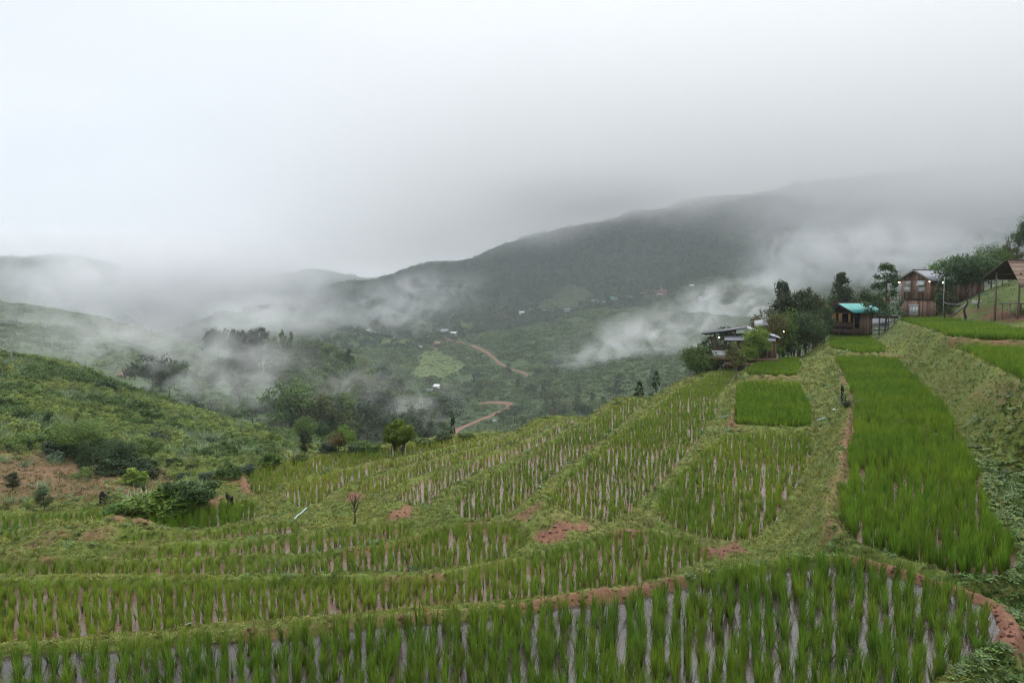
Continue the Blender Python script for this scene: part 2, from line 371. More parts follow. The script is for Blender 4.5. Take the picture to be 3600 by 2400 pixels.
def leaf_mat(name, dark, mid, light, trans=.3, rough=.55, spec=.25, patch=.3):
    m, nt, out = new_mat(name)
    at = nt.nodes.new('ShaderNodeAttribute'); at.attribute_name = 'lf'
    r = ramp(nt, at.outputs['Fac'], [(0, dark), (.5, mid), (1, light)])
    oi = nt.nodes.new('ShaderNodeObjectInfo')
    hs = nt.nodes.new('ShaderNodeHueSaturation')
    mr = nt.nodes.new('ShaderNodeMapRange'); mr.inputs[3].default_value = .485; mr.inputs[4].default_value = .515
    mv = nt.nodes.new('ShaderNodeMapRange'); mv.inputs[3].default_value = .62; mv.inputs[4].default_value = 1.38
    nt.links.new(oi.outputs['Random'], mr.inputs[0]); nt.links.new(mr.outputs[0], hs.inputs['Hue'])
    wn = nt.nodes.new('ShaderNodeTexWhiteNoise'); wn.noise_dimensions = '1D'; nt.links.new(oi.outputs['Random'], wn.inputs['W'])
    nt.links.new(wn.outputs['Value'], mv.inputs[0]); nt.links.new(mv.outputs[0], hs.inputs['Value'])
    ge = nt.nodes.new('ShaderNodeNewGeometry'); pn = nt.nodes.new('ShaderNodeTexNoise'); pn.inputs['Scale'].default_value = patch; pn.inputs['Detail'].default_value = 3
    nt.links.new(ge.outputs['Position'], pn.inputs[0])
    pr = ramp(nt, pn.outputs[0], [(.32, (.80, .92, .85)), (.5, (1.02, 1.04, 1)), (.68, (1.25, 1.16, 1.0))])
    nt.links.new(mixrgb(nt, 1.0, r.outputs[0], pr.outputs[0], 'MULTIPLY'), hs.inputs['Color'])
    p = P(nt, rough=rough, spec=spec); nt.links.new(hs.outputs[0], p.inputs['Base Color'])
    if trans:
        tr = nt.nodes.new('ShaderNodeBsdfTranslucent'); nt.links.new(hs.outputs[0], tr.inputs[0])
        mx = nt.nodes.new('ShaderNodeMixShader'); mx.inputs[0].default_value = trans
        nt.links.new(p.outputs[0], mx.inputs[1]); nt.links.new(tr.outputs[0], mx.inputs[2]); nt.links.new(mx.outputs[0], out.inputs[0])
    else: nt.links.new(p.outputs[0], out.inputs[0])
    return m

# ------------------------------------------------------------------ ground
def to_world(pts): return np.array([hit(u, v)[:2] for u, v in pts])
def line_dist(px, py, line):
    dm = np.full(px.shape, 1e9)
    for (ax, ay), (bx, by) in zip(line[:-1], line[1:]):
        vx, vy = bx - ax, by - ay
        t = np.clip(((px - ax) * vx + (py - ay) * vy) / (vx * vx + vy * vy + 1e-12), 0, 1)
        dm = np.minimum(dm, (px - ax - t * vx) ** 2 + (py - ay - t * vy) ** 2)
    return np.sqrt(dm)
SOIL_LINES = [  # bare red earth: line, half width in metres, strength
 ([(1150,1390),(1240,1383),(1320,1376),(1420,1366),(1500,1352),(1560,1342)], .13, .9), ([(560,1470),(620,1462),(700,1450)], .1, .6), ([(720,1446),(900,1426),(1000,1415)], .1, .55),
 ([(1975,1288),(2040,1304),(2110,1325),(2180,1348),(2225,1366)], .16, 1.1),
 ([(2235,1370),(2280,1400),(2300,1430),(2312,1465)],   .3, 1.1),
 ([(1010,1330),(950,1338),(900,1336)], .2, .6),
 ([(1245,1230),(1275,1216),(1300,1207),(1340,1213)], .22, 1.0),
 ([(1255,1240),(1285,1228)], .2, 1.0),
 ([(1628,1268),(1665,1266),(1690,1264)], .25, 1.1),
 ([(1430,1220),(1455,1222)], .3, .9), ([(1205,1185),(1225,1165)], .3, .7),
 ([(905,1185),(925,1175),(938,1167)], .26, .9), ([(1076,1209),(1090,1205)], .25, .8),
 ([(812,1133),(806,1140),(818,1146)], .26, .9), ([(560,1100),(562,1115),(570,1130)], .2, .9),
 ([(800,1272),(900,1252),(960,1240)], .18, .7),
 ([(1698,880),(1696,920),(1692,960),(1682,972)], .22, .8),
 ([(1930,850),(1958,905),(1962,940),(1948,1010),(1940,1080)], .22, .7), ([(1940,1080),(1920,1180),(1905,1225)], .22, .45),
 ([(2190,782),(2280,786),(2352,790)], .25, .8), ([(1960,816),(2020,818),(2060,822)], .3, .5),
 ([(1725,867),(1830,868)], .3, .4), ([(2015,811),(2038,813)], .15, .7),
 ([(262,1190),(290,1186),(330,1192)], .25, .8), ([(230,1216),(210,1234)], .35, .6), ([(110,1240),(90,1246)], .5, .6),
 ([(490,1148),(472,1162),(458,1176)], .4, .8), ([(525,1112),(545,1102)], .3, .7), ([(100,1285),(125,1292)], .12, .6),
 ([(2275,722),(2310,727),(2352,732)], .8, 1.1),
 ([(2180,722),(2250,712),(2300,708)], .5, .7), ([(2230,905),(2330,900)], .3, .3),
 ([(53,916),(75,920)], 1.4, .9), ([(150,878),(165,884)], 1.6, .9), ([(370,1018),(390,1026)], 1.2, .9),
 ([(470,1020),(500,1027)], 1.4, 1.0), ([(568,1020),(600,1028)], 1.6, 1.0), ([(650,1018),(664,1021)], 1.2, .9),
 ([(283,862),(300,850)], 2.2, 1.1), ([(230,953),(236,958)], 1.0, .7), ([(440,972),(465,976)], 1.4, .8),
 ([(1000,795),(1035,782)], 6, 1.1), ([(1490,672),(1530,668)], 12, .7), ([(1640,660),(1700,668)], 12, .6), ([(1130,728),(1160,724)], 9, .5),
]
FIELDS = {
 'grassy': [(1005,800),(975,815),(955,835),(945,866),(1000,872),(1060,858),(1068,830),(1030,812)],
 'ridge': [(1000,792),(940,828),(905,855),(925,850),(965,822),(1010,800)],
 'bright': [(1040,758),(1090,741),(1116,739),(1072,754)],
 'upper': [(950,748),(1000,732),(1046,721),(1042,731),(985,747)],
 'faraway': [(522,724),(545,705),(572,708),(560,722)],
 'mound': [(1232,708),(1305,652),(1345,662),(1382,694),(1300,714)],
 'valley': [(878,792),(905,778),(940,780),(930,792)],
 'high': [(1590,685),(1620,664),(1668,662),(1650,682)],
 'wedge': [(870,728),(960,702),(1020,686),(1000,706),(920,732)],
}
FIELD_W = {k: to_world(p) for k, p in FIELDS.items()}
ROADS = {'dirt_road': [(1000,793),(1020,786),(1034,783),(1060,788),(1090,797),(1115,808),(1135,824),(1152,838),(1175,848),(1196,855),(1216,864)],
         'valley_road': [(1098,928),(1120,925),(1145,925),(1172,930),(1165,938),(1142,950),(1112,962),(1082,974),(1058,984),(1044,994),(1036,1004)]}
def smooth_line(pts, n=6):
    pts = [np.array(p, float) for p in pts]; out = []
    for i in range(len(pts) - 1):
        p0 = pts[max(i - 1, 0)]; p1 = pts[i]; p2 = pts[i + 1]; p3 = pts[min(i + 2, len(pts) - 1)]
        for k in range(n):
            t = k / n
            out.append(.5 * ((2 * p1) + (-p0 + p2) * t + (2 * p0 - 5 * p1 + 4 * p2 - p3) * t * t + (-p0 + 3 * p1 - 3 * p2 + p3) * t ** 3))
    out.append(pts[-1]); return out
ROAD_W = {k: np.array([hit(u, v, 250)[:2] for u, v in smooth_line(p)]) for k, p in ROADS.items()}
for k in ROAD_W:
    w = ROAD_W[k]
    for _ in range(3): w[1:-1] = (w[:-2] + 2 * w[1:-1] + w[2:]) / 4

SOIL = np.zeros_like(ZG)
for pts, hw, st in SOIL_LINES:
    ln = np.array([hit(u, v)[:2] for u, v in pts]); rr = np.hypot(ln[:, 0], ln[:, 1])
    js = np.where((r_grid > rr.min() * .85 - hw * 3) & (r_grid < rr.max() * 1.15 + hw * 3))[0]
    j0, j1 = js[0], js[-1] + 1
    x, y = GX[:, j0:j1], GY[:, j0:j1]
    d = line_dist(x, y, ln) + fbm(x * 1.3 / max(hw, .3), y * 1.3 / max(hw, .3), 61, 3) * hw * .8
    SOIL[:, j0:j1] = np.maximum(SOIL[:, j0:j1], st * (1 - sstep(hw * .6, hw * 1.35, d)))
ROADM = np.full_like(ZG, 99.0)
for w in ROAD_W.values():
    ROADM[:, 430:] = np.minimum(ROADM[:, 430:], line_dist(GX[:, 430:], GY[:, 430:], w))
FIELDM = np.zeros_like(ZG); MOUNDM = np.zeros_like(ZG)
for k, w in FIELD_W.items():
    mm = inside(GX[:, 430:] + fbm(GX[:, 430:] / 20, GY[:, 430:] / 20, 3) * 5, GY[:, 430:], w)
    if k == 'mound': MOUNDM[:, 430:] = np.maximum(MOUNDM[:, 430:], mm)
    FIELDM[:, 430:] = np.maximum(FIELDM[:, 430:], mm * {'mound': .35, 'upper': .7, 'wedge': .4, 'high': .6}.get(k, 1.0))
BARE = (1 - sstep(42, 52, RR)) * sstep(23, 26, RR) * sstep(1.2, 2.4, dmin_full) * (1 - sstep(az_of(330), az_of(430), AZ)) * (DMIN is not None)
BARE *= sstep(-.35, .15, fbm(GX / 4.5, GY / 4.5, 91, 3) + .42)
def lerp(a, b, t): return a + (np.asarray(b) - a) * t[..., None]
def build_ground():
    n1 = fbm(GX * 1.4, GY * 1.4, 13, 4); n2 = fbm(GX / 14, GY / 14, 23, 4); n3 = fbm(GX / 60, GY / 60, 29, 4)
    c = np.empty(ZG.shape + (3,)); c[:] = (.10, .13, .03)
    c = lerp(c, (.145, .125, .05), sstep(-.1, .5, n1) * .6)
    hill = sstep(60, 110, RR)
    c = lerp(c, (.085, .125, .045), hill)
    c = lerp(c, (.11, .15, .05), hill * sstep(-.1, .4, n2) * .7)
    c = lerp(c, (.055, .085, .034), sstep(135, 160, RR))
    c = lerp(c, (.03, .045, .024), sstep(780, 1000, RR))
    c = lerp(c, np.stack([.105 + .03 * n2, .14 + .035 * n2 + .02 * n1, .05 + .01 * n2], -1), FIELDM)
    c = lerp(c, (.135, .085, .045), BARE)
    c = lerp(c, (.165, .082, .055), np.clip(SOIL + n1 * .25 * (SOIL > .05), 0, 1))
    c = lerp(c, (.15, .09, .062), (ins_full >= 0).astype(float))
    a = np.concatenate([c, np.ones(ZG.shape + (1,))], -1)
    V = np.stack([GX, GY, ZG], -1).reshape(-1, 3)
    idx = np.arange(NA * NR).reshape(NA, NR)
    Q = np.stack([idx[:-1, :-1], idx[:-1, 1:], idx[1:, 1:], idx[1:, :-1]], -1).reshape(-1, 4)
    Q = Q[:, ::-1]
    # the sheet goes on behind the photographer: coarse columns round the rest of the circle
    nb = 40; sub = np.arange(0, NR, 12); sub[-1] = NR - 1
    ab = np.linspace(az_grid[-1], az_grid[0] + 2 * math.pi, nb + 1)
    tb = np.linspace(0, 1, nb + 1)
    zb = ZG[-1, sub][None] * (1 - tb[:, None]) + ZG[0, sub][None] * tb[:, None]
    xb = np.sin(ab)[:, None] * r_grid[sub][None]; yb = np.cos(ab)[:, None] * r_grid[sub][None]
    off = len(V); VB = np.stack([xb, yb, zb], -1).reshape(-1, 3)
    ib = np.arange((nb + 1) * len(sub)).reshape(nb + 1, len(sub)) + off
    QB = np.stack([ib[:-1, :-1], ib[:-1, 1:], ib[1:, 1:], ib[1:, :-1]], -1).reshape(-1, 4)[:, ::-1]
    # and under the photographer's feet
    nc = 72; ac = np.linspace(0, 2 * math.pi, nc, endpoint=False)
    fx = 3.25 * np.sin(ac); fy = 3.25 * np.cos(ac); fz = np.full(nc, -2.28)
    k = np.abs(((ac + math.pi) % (2 * math.pi)) - math.pi) < az_grid[-1]
    fz[k] = sample(ZG, fx[k], fy[k])
    offc = off + len(VB); VC = np.concatenate([np.stack([fx, fy, fz], -1), [[0, 0, -1.7]]])
    TC = np.array([[offc + i, offc + nc, offc + (i + 1) % nc] for i in range(nc)])
    V = np.concatenate([V, VB, VC])
    cb = np.tile([.07, .1, .03, 1.0], (len(VB) + len(VC), 1))
    A = np.concatenate([a.reshape(-1, 4), cb])
    W = np.concatenate([(ins_full >= 0).astype(float).ravel(), np.zeros(len(cb))])
    m, nt, out = new_mat('earth_and_turf')
    at = nt.nodes.new('ShaderNodeAttribute'); at.attribute_name = 'tint'
    wet = nt.nodes.new('ShaderNodeAttribute'); wet.attribute_name = 'wet'
    n = noise_node(nt, 9, 6, .65); r = ramp(nt, n.outputs[0], [(.25, (.55, .55, .55)), (.75, (1.4, 1.4, 1.4))])
    nb_ = noise_node(nt, .35, 5, .6); r2 = ramp(nt, nb_.outputs[0], [(.3, (.75, .8, .75)), (.7, (1.25, 1.2, 1.2))])
    col = mixrgb(nt, 1.0, at.outputs['Color'], r.outputs[0], 'MULTIPLY')
    col = mixrgb(nt, 1.0, col, r2.outputs[0], 'MULTIPLY')
    p = P(nt, rough=.9, spec=.15); nt.links.new(col, p.inputs['Base Color'])
    mr = nt.nodes.new('ShaderNodeMapRange'); mr.inputs[3].default_value = .92; mr.inputs[4].default_value = .35
    nt.links.new(wet.outputs['Fac'], mr.inputs[0]); nt.links.new(mr.outputs[0], p.inputs['Roughness'])
    bump(nt, n.outputs[0], .6, .05, p)
    nt.links.new(p.outputs[0], out.inputs[0])
    me = mesh_np('ground', V, Q=np.concatenate([Q, QB]), T=TC, smooth=True, mats=[m],
                 attrs={'tint': ('FLOAT_COLOR', A), 'wet': ('FLOAT', W)})
    o = link('ground', me)
    tag(o, 'terraced hillside of grass banks and red earth running down into a misty valley', 'ground', kind='structure')
build_ground()

def build_roads():
    m, nt, out = new_mat('red_dirt')
    n = noise_node(nt, .5, 6, .6); r = ramp(nt, n.outputs[0], [(.3, (.17, .09, .065)), (.7, (.25, .145, .105))])
    p = P(nt, rough=.9, spec=.1); nt.links.new(r.outputs[0], p.inputs['Base Color']); bump(nt, n.outputs[0], .4, .1, p)
    nt.links.new(p.outputs[0], out.inputs[0])
    for k, hw, lab in (('dirt_road', 1.35, 'red dirt road climbing the middle hill to the village'), ('valley_road', 2.3, 'red dirt road bending in a hairpin on the valley floor')):
        w = ROAD_W[k]; t = np.gradient(w, axis=0); t /= np.linalg.norm(t, axis=1)[:, None] + 1e-9
        nrm = np.stack([t[:, 1], -t[:, 0]], -1); V = []
        offs = (-1, -.5, 0, .5, 1)
        for i, (p_, n_) in enumerate(zip(w, nrm)):
            for s in offs:
                q = p_ + n_ * s * hw * (1 + .18 * math.sin(i * 1.3 + s))
                V.append((q[0], q[1], H(*q) + .55 - .25 * abs(s)))
        c = len(offs); Q = [(i * c + j, i * c + j + 1, (i + 1) * c + j + 1, (i + 1) * c + j) for i in range(len(w) - 1) for j in range(c - 1)]
        tag(link(k, mesh_np(k, V, Q=Q, smooth=True, mats=[m])), lab, 'road', kind='structure')
build_roads()

# ------------------------------------------------------------------ water in the paddies
def water_mat(name, mud, rough, mudamt):
    m, nt, out = new_mat(name)
    n = noise_node(nt, 1.1, 5, .6); n2 = noise_node(nt, 14, 3, .5)
    r = ramp(nt, n.outputs[0], [(.3, tuple(x * .75 for x in mud)), (.7, mud)])
    p = P(nt, rough=rough, spec=.5); nt.links.new(r.outputs[0], p.inputs['Base Color'])
    rr = nt.nodes.new('ShaderNodeMapRange'); rr.inputs[1].default_value = .4; rr.inputs[2].default_value = .65
    rr.inputs[3].default_value = rough; rr.inputs[4].default_value = mudamt
    nt.links.new(n.outputs[0], rr.inputs[0]); nt.links.new(rr.outputs[0], p.inputs['Roughness'])
    bump(nt, n2.outputs[0], .12, .01, p)
    nt.links.new(p.outputs[0], out.inputs[0]); return m
W_CLEAR = water_mat('flooded_water', (.065, .05, .044), .05, .12)
W_MUD = water_mat('muddy_water', (.16, .10, .072), .10, .35)
PADDY_WORDS = {'front': 'nearest flooded paddy along the bottom edge', 'second': 'long paddy behind the front bund', 'third': 'curving paddy behind the second bund',
 'fourth': 'narrow paddy strip in front of the grassy rise', 'fifth': 'thin paddy strip beside the pale blue pipe', 'bushside': 'small green paddy beside the burnt stump',
 'leftfar': 'paddy under the brown slope', 'leftlow': 'small paddy corner beside the left mound', 'fan1': 'outermost yellowish paddy of the fan', 'fan2': 'second fan paddy with pale gaps',
 'fan3': 'third fan paddy above the dry sapling', 'fan4': 'fourth fan paddy with wide pale streaks', 'fan5': 'fifth fan paddy left of the red earth mound', 'fan6': 'broad fan paddy right of the red earth mound',
 'sixth': 'streaky paddy between the two grassy ridges', 'seventh': 'dense paddy above the streaky one', 'eighth': 'small dense paddy below the dark trees', 'big': 'long dense bright green paddy on the right',
 'hut': 'little paddy in front of the teal roofed hut', 'house': 'upper paddy in front of the wooden house', 'edge': 'dense paddy at the right edge below the house paddy'}
def grow(poly, w):
    n = len(poly); area = sum(poly[i][0] * poly[(i + 1) % n][1] - poly[(i + 1) % n][0] * poly[i][1] for i in range(n)); out = []
    for i in range(n):
        a, b, d = poly[i - 1], poly[i], poly[(i + 1) % n]
        e = (b - a) / (np.linalg.norm(b - a) + 1e-9) + (d - b) / (np.linalg.norm(d - b) + 1e-9)
        q = np.array([e[1], -e[0]]); out.append(b + q / (np.linalg.norm(q) + 1e-9) * w * (1 if area > 0 else -1))
    return np.array(out)
def build_water():
    for k, (z, poly) in PW.items():
        c = poly.mean(0)
        big = []
        n = len(poly); area = sum(poly[i][0] * poly[(i + 1) % n][1] - poly[(i + 1) % n][0] * poly[i][1] for i in range(n))
        for i in range(n):
            a, b, d = poly[i - 1], poly[i], poly[(i + 1) % n]
            e = (b - a) / (np.linalg.norm(b - a) + 1e-9) + (d - b) / (np.linalg.norm(d - b) + 1e-9)
            nn = np.array([e[1], -e[0]]); nn = nn / (np.linalg.norm(nn) + 1e-9) * (1 if area > 0 else -1)
            big.append(b + nn * .14)
        off = {'front': .03, 'second': -.035, 'third': -.03}.get(k, -.03)
        me = bpy.data.meshes.new('paddy_water')
        f = list(range(n)) if area > 0 else list(range(n))[::-1]
        me.from_pydata([(p[0], p[1], z + off) for p in big], [], [f]); me.materials.append(W_CLEAR if k == 'front' else W_MUD)
        o = link('paddy_water', me)
        tag(o, 'shallow muddy water standing in the ' + PADDY_WORDS[k], 'water', kind='structure')
build_water()

# ------------------------------------------------------------------ scattering by instances (for stuff only)
HIDDEN = {}
def proto_collection(name, meshes):
    c = bpy.data.collections.new(name)
    for i, me in enumerate(meshes):
        c.objects.link(bpy.data.objects.new(name, me))
    HIDDEN[name] = c; return c
def scatter_group(coll):
    ng = bpy.data.node_groups.new('scatter', 'GeometryNodeTree')
    ng.interface.new_socket('Geometry', in_out='INPUT', socket_type='NodeSocketGeometry')
    ng.interface.new_socket('Geometry', in_out='OUTPUT', socket_type='NodeSocketGeometry')
    N, L = ng.nodes, ng.links
    gi = N.new('NodeGroupInput'); go = N.new('NodeGroupOutput')
    ci = N.new('GeometryNodeCollectionInfo'); ci.inputs['Collection'].default_value = coll
    ci.inputs['Separate Children'].default_value = True; ci.inputs['Reset Children'].default_value = True
    ip = N.new('GeometryNodeInstanceOnPoints'); ip.inputs['Pick Instance'].default_value = True
    def attr(nm, typ):
        a = N.new('GeometryNodeInputNamedAttribute'); a.data_type = typ; a.inputs['Name'].default_value = nm; return a
    ar = attr('rot', 'FLOAT_VECTOR'); asc = attr('scl', 'FLOAT_VECTOR'); ai = attr('pick', 'FLOAT')
    L.new(gi.outputs[0], ip.inputs['Points']); L.new(ci.outputs[0], ip.inputs['Instance'])
    L.new(ar.outputs[0], ip.inputs['Rotation']); L.new(asc.outputs[0], ip.inputs['Scale']); L.new(ai.outputs[0], ip.inputs['Instance Index'])
    L.new(ip.outputs[0], go.inputs[0]); return ng
GROUPS = {}
def scatter(name, pts, rotz, scl, coll, label, cat, tilt=.12, parent=None, pick=None):
    n = len(pts)
    me = bpy.data.meshes.new(name); me.vertices.add(n); me.vertices.foreach_set('co', np.asarray(pts, np.float32).ravel())
    rot = np.stack([RNG.normal(0, tilt, n), RNG.normal(0, tilt, n), rotz], -1)
    scl = np.asarray(scl, float)
    if scl.ndim == 1: scl = np.repeat(scl[:, None], 3, 1)
    for k, arr in (('rot', rot), ('scl', scl)):
        a = me.attributes.new(k, 'FLOAT_VECTOR', 'POINT'); a.data.foreach_set('vector', arr.astype(np.float32).ravel())
    a = me.attributes.new('pick', 'FLOAT', 'POINT'); a.data.foreach_set('value', (RNG.integers(0, len(coll.objects), n) if pick is None else pick).astype(np.float32))
    o = link(name, me, parent)
    if coll.name not in GROUPS: GROUPS[coll.name] = scatter_group(coll)
    md = o.modifiers.new('scatter', 'NODES'); md.node_group = GROUPS[coll.name]
    return tag(o, label, cat, kind='stuff')

# ------------------------------------------------------------------ rice
RICE_MAT = {
 'front': leaf_mat('rice_leaf_front', (.085, .10, .02), (.10, .175, .018), (.165, .255, .032), .35, .5, patch=.7),
 'young': leaf_mat('rice_leaf_young', (.14, .15, .034), (.145, .225, .026), (.22, .30, .042), .35, .5),
 'lush': leaf_mat('rice_leaf_lush', (.095, .11, .018), (.105, .185, .016), (.18, .275, .028), .35, .5),
 'pale': leaf_mat('rice_leaf_pale', (.165, .195, .04), (.19, .26, .034), (.27, .335, .055), .35, .5),
}
def rice_mesh(seed, blades, mat, spread=.10, lean=.2, width=.016):
    g = np.random.default_rng(seed); V, Q, T, A = [], [], [], []
    for b in range(blades):
        a = g.uniform(0, 2 * math.pi); r0 = spread * g.uniform(0, .5); h = g.uniform(.62, 1.0)
        ln = lean * g.uniform(.2, 1.0); droop = g.uniform(.05, .42) if g.random() < .5 else 0; ln *= 1 + 1.2 * droop
        w = width * g.uniform(.7, 1.3); dx, dy = math.cos(a), math.sin(a)
        sx, sy = -dy, dx
        tw = g.uniform(-.9, .9); sx, sy = sx * math.cos(tw) - sy * math.sin(tw), sx * math.sin(tw) + sy * math.cos(tw)
        base = len(V); tone = g.uniform(-.15, .15)
        for t in (0, .38, .72, 1.0):
            rr = r0 + ln * t * t * h * .9 + .04 * t
            z = h * (t - droop * max(0, t - .6) * 1.6)
            ww = w * (1 - .35 * t) if t < 1 else 0
            x, y = dx * rr, dy * rr
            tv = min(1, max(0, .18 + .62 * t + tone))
            if t < 1:
                V += [(x - sx * ww, y - sy * ww, z), (x + sx * ww, y + sy * ww, z)]; A += [tv, tv]
            else: V.append((x, y, z)); A.append(tv)
        Q += [(base, base + 1, base + 3, base + 2), (base + 2, base + 3, base + 5, base + 4)]; T.append((base + 4, base + 5, base + 6))
    return mesh_np('rice_clump', V, Q=Q, T=T, attrs={'lf': ('FLOAT', A)}, mats=[mat])
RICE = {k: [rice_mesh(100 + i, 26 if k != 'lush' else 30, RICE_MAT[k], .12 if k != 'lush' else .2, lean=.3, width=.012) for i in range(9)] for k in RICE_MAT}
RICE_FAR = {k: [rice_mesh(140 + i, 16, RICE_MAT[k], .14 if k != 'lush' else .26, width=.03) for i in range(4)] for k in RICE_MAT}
RCOL = {k: proto_collection('rice_clumps_' + k, RICE[k]) for k in RICE}
RCOLF = {k: proto_collection('rice_clumps_far_' + k, RICE_FAR[k]) for k in RICE}
RICE_PAR = {  # row spacing, step, height, tone, share kept
 'front': (.165, .115, .45, 'front', .9), 'second': (.15, .105, .37, 'young', .84), 'third': (.155, .11, .35, 'young', .83), 'fourth': (.17, .13, .34, 'young', .84),
 'fifth': (.17, .14, .34, 'young', .86), 'bushside': (.17, .15, .46, 'lush', 1), 'leftfar': (.16, .13, .36, 'young', .92), 'leftlow': (.17, .13, .34, 'young', .85),
 'fan1': (.145, .12, .33, 'pale', .93), 'fan2': (.15, .13, .32, 'pale', .88), 'fan3': (.155, .14, .31, 'pale', .84), 'fan4': (.16, .15, .30, 'pale', .68),
 'fan5': (.145, .14, .31, 'young', .82), 'fan6': (.145, .135, .32, 'young', .80), 'sixth': (.16, .125, .37, 'young', .88), 'seventh': (.15, .14, .46, 'lush', 1),
 'eighth': (.15, .14, .48, 'lush', 1), 'big': (.165, .14, .50, 'lush', .95), 'hut': (.15, .15, .5, 'lush', 1), 'house': (.17, .16, .5, 'lush', 1), 'edge': (.16, .15, .5, 'lush', 1)}
def rice_points(k):
    z, poly = PW[k]; s, t, h, tone, keep = RICE_PAR[k]
    r = np.hypot(poly[:, 0], poly[:, 1]); a = np.arctan2(poly[:, 0], poly[:, 1])
    a0, a1 = max(a.min(), -R(42)), min(a.max(), R(42)); pts = []
    r0, r1 = r.min(), r.max(); b = r0
    while b < r1:
        e = min(b * 1.55, r1); mid = (b + e) / 2; da = s / mid
        aa = np.arange(a0, a1, da)
        for q in aa:
            q = q + RNG.normal(0, da * .10); n = max(1, int((e - b) / t))
            rr = b + (np.arange(n) + RNG.random()) * t + RNG.normal(0, t * .18, n)
            wob = RNG.normal(0, s * .13, n) + s * .30 * np.sin(rr * 1.1 + RNG.uniform(0, 6)) * .5
            ang = q + wob / rr
            pts.append(np.stack([np.sin(ang) * rr, np.cos(ang) * rr], -1))
        b = e
    pts = np.concatenate(pts)
    ex = pts[RNG.random(len(pts)) < .3] + RNG.normal(0, s * .55, (1, 1))
    pts = np.concatenate([pts, ex + RNG.normal(0, s * .35, ex.shape)]); pts = pts[inside(pts[:, 0], pts[:, 1], grow(poly, {'third': .3, 'fourth': .35, 'fifth': .35, 'leftfar': .25, 'leftlow': .3, 'second': .2, 'bushside': .2}.get(k, .1)))]
    d = seg_dist(pts[:, 0], pts[:, 1], grow(poly, {'third': .3, 'fourth': .35, 'fifth': .35, 'leftfar': .25, 'leftlow': .3, 'second': .2, 'bushside': .2}.get(k, .1)))
    pts = pts[d > .03 + .10 * vnoise(pts[:, 0] * 3, pts[:, 1] * 3, 5)]
    # thinner growth in patches
    thin = fbm(pts[:, 0] / 2.6, pts[:, 1] / 2.6, 7, 3)
    k_ = RNG.random(len(pts)) < keep - .18 * (thin > .42) * (keep < 1)
    return pts[k_]
def build_rice():
    for k, (z, poly) in PW.items():
        s, t, h, tone, keep = RICE_PAR[k]
        pts = rice_points(k); n = len(pts)
        hh = h * (1 + .22 * fbm(pts[:, 0] / 1.7, pts[:, 1] / 1.7, 41, 3)) * RNG.uniform(.7, 1.18, n)
        zz = np.full(n, z - .05); wd = h * RNG.uniform(.48, .85, n)
        order = np.argsort(np.hypot(pts[:, 0], pts[:, 1]))
        if k == 'front':
            # the clumps that show largest are plants of their own
            vis = [i for i in order if abs(pts[i, 0] / pts[i, 1]) < .76 and np.hypot(*pts[i]) > 8.35]
            single = vis[:300]
            for q, i in enumerate(single):
                o = link('rice_plant', RICE[tone][RNG.integers(0, 9)])
                o.location = (pts[i, 0], pts[i, 1], zz[i]); o.rotation_euler = (RNG.normal(0, .08), RNG.normal(0, .08), RNG.uniform(0, 6.28))
                o.scale = (wd[i], wd[i], hh[i])
                tag(o, 'tall rice clump standing in shallow water in the nearest rows of the front paddy', 'rice plant', 'rice clumps in the nearest rows of the front paddy')
            rest = np.setdiff1d(np.arange(n), single)
        else: rest = np.arange(n)
        coll = RCOLF[tone] if k in ('seventh', 'eighth', 'hut', 'house') else RCOL[tone]
        p3 = np.stack([pts[rest, 0], pts[rest, 1], zz[rest]], -1)
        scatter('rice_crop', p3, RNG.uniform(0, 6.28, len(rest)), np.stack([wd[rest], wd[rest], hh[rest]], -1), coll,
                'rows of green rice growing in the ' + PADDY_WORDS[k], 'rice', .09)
        print('rice', k, n, round(float(np.hypot(poly[:,0],poly[:,1]).min()),1), round(float(np.hypot(poly[:,0],poly[:,1]).max()),1))
build_rice()

# ------------------------------------------------------------------ grass on the banks
GRASS_MAT = leaf_mat('bank_grass_leaf', (.165, .135, .045), (.135, .18, .028), (.21, .24, .045), .3, .6)
WEED_MAT = leaf_mat('weed_leaf', (.055, .095, .025), (.085, .15, .035), (.13, .20, .05), .3, .5)
def tuft_mesh(seed, blades, mat, lean=1.0, width=.05, leafy=False):
    g = np.random.default_rng(seed); V, Q, T, A = [], [], [], []
    for b in range(blades):
        a = g.uniform(0, 6.283); r0 = g.uniform(0, .7); h = g.uniform(.4, 1.0); dx, dy = math.cos(a), math.sin(a)
        bx, by = r0 * math.cos(a * 3.1 + b), r0 * math.sin(a * 3.1 + b)
        ln = lean * g.uniform(.3, 1.1); w = width * g.uniform(.6, 1.4); base = len(V); tone = g.random()
        sx, sy = -dy, dx
        if leafy: prof = ((0, .3), (.5, 1.0), (1, 0))
        else: prof = ((0, 1), (.55, .8), (1, 0))
        for t, ww in prof:
            x = bx + dx * ln * t; y = by + dy * ln * t; z = h * (t if not leafy else .35 + .5 * t - .35 * t * t) - (.3 * ln * t * t * h if not leafy else 0)
            if ww: V += [(x - sx * w * ww, y - sy * w * ww, z), (x + sx * w * ww, y + sy * w * ww, z)]; A += [tone, tone]
            else: V.append((x, y, z)); A.append(tone)
        Q.append((base, base + 1, base + 3, base + 2)); T.append((base + 2, base + 3, base + 4))
    return mesh_np('grass_tuft', V, Q=Q, T=T, attrs={'lf': ('FLOAT', A)}, mats=[mat])
TUFTS = proto_collection('bank_grass_tufts', [tuft_mesh(200 + i, 18, GRASS_MAT, .8, .05) for i in range(5)] + [tuft_mesh(210, 14, GRASS_MAT, 1.0, .09, True)])
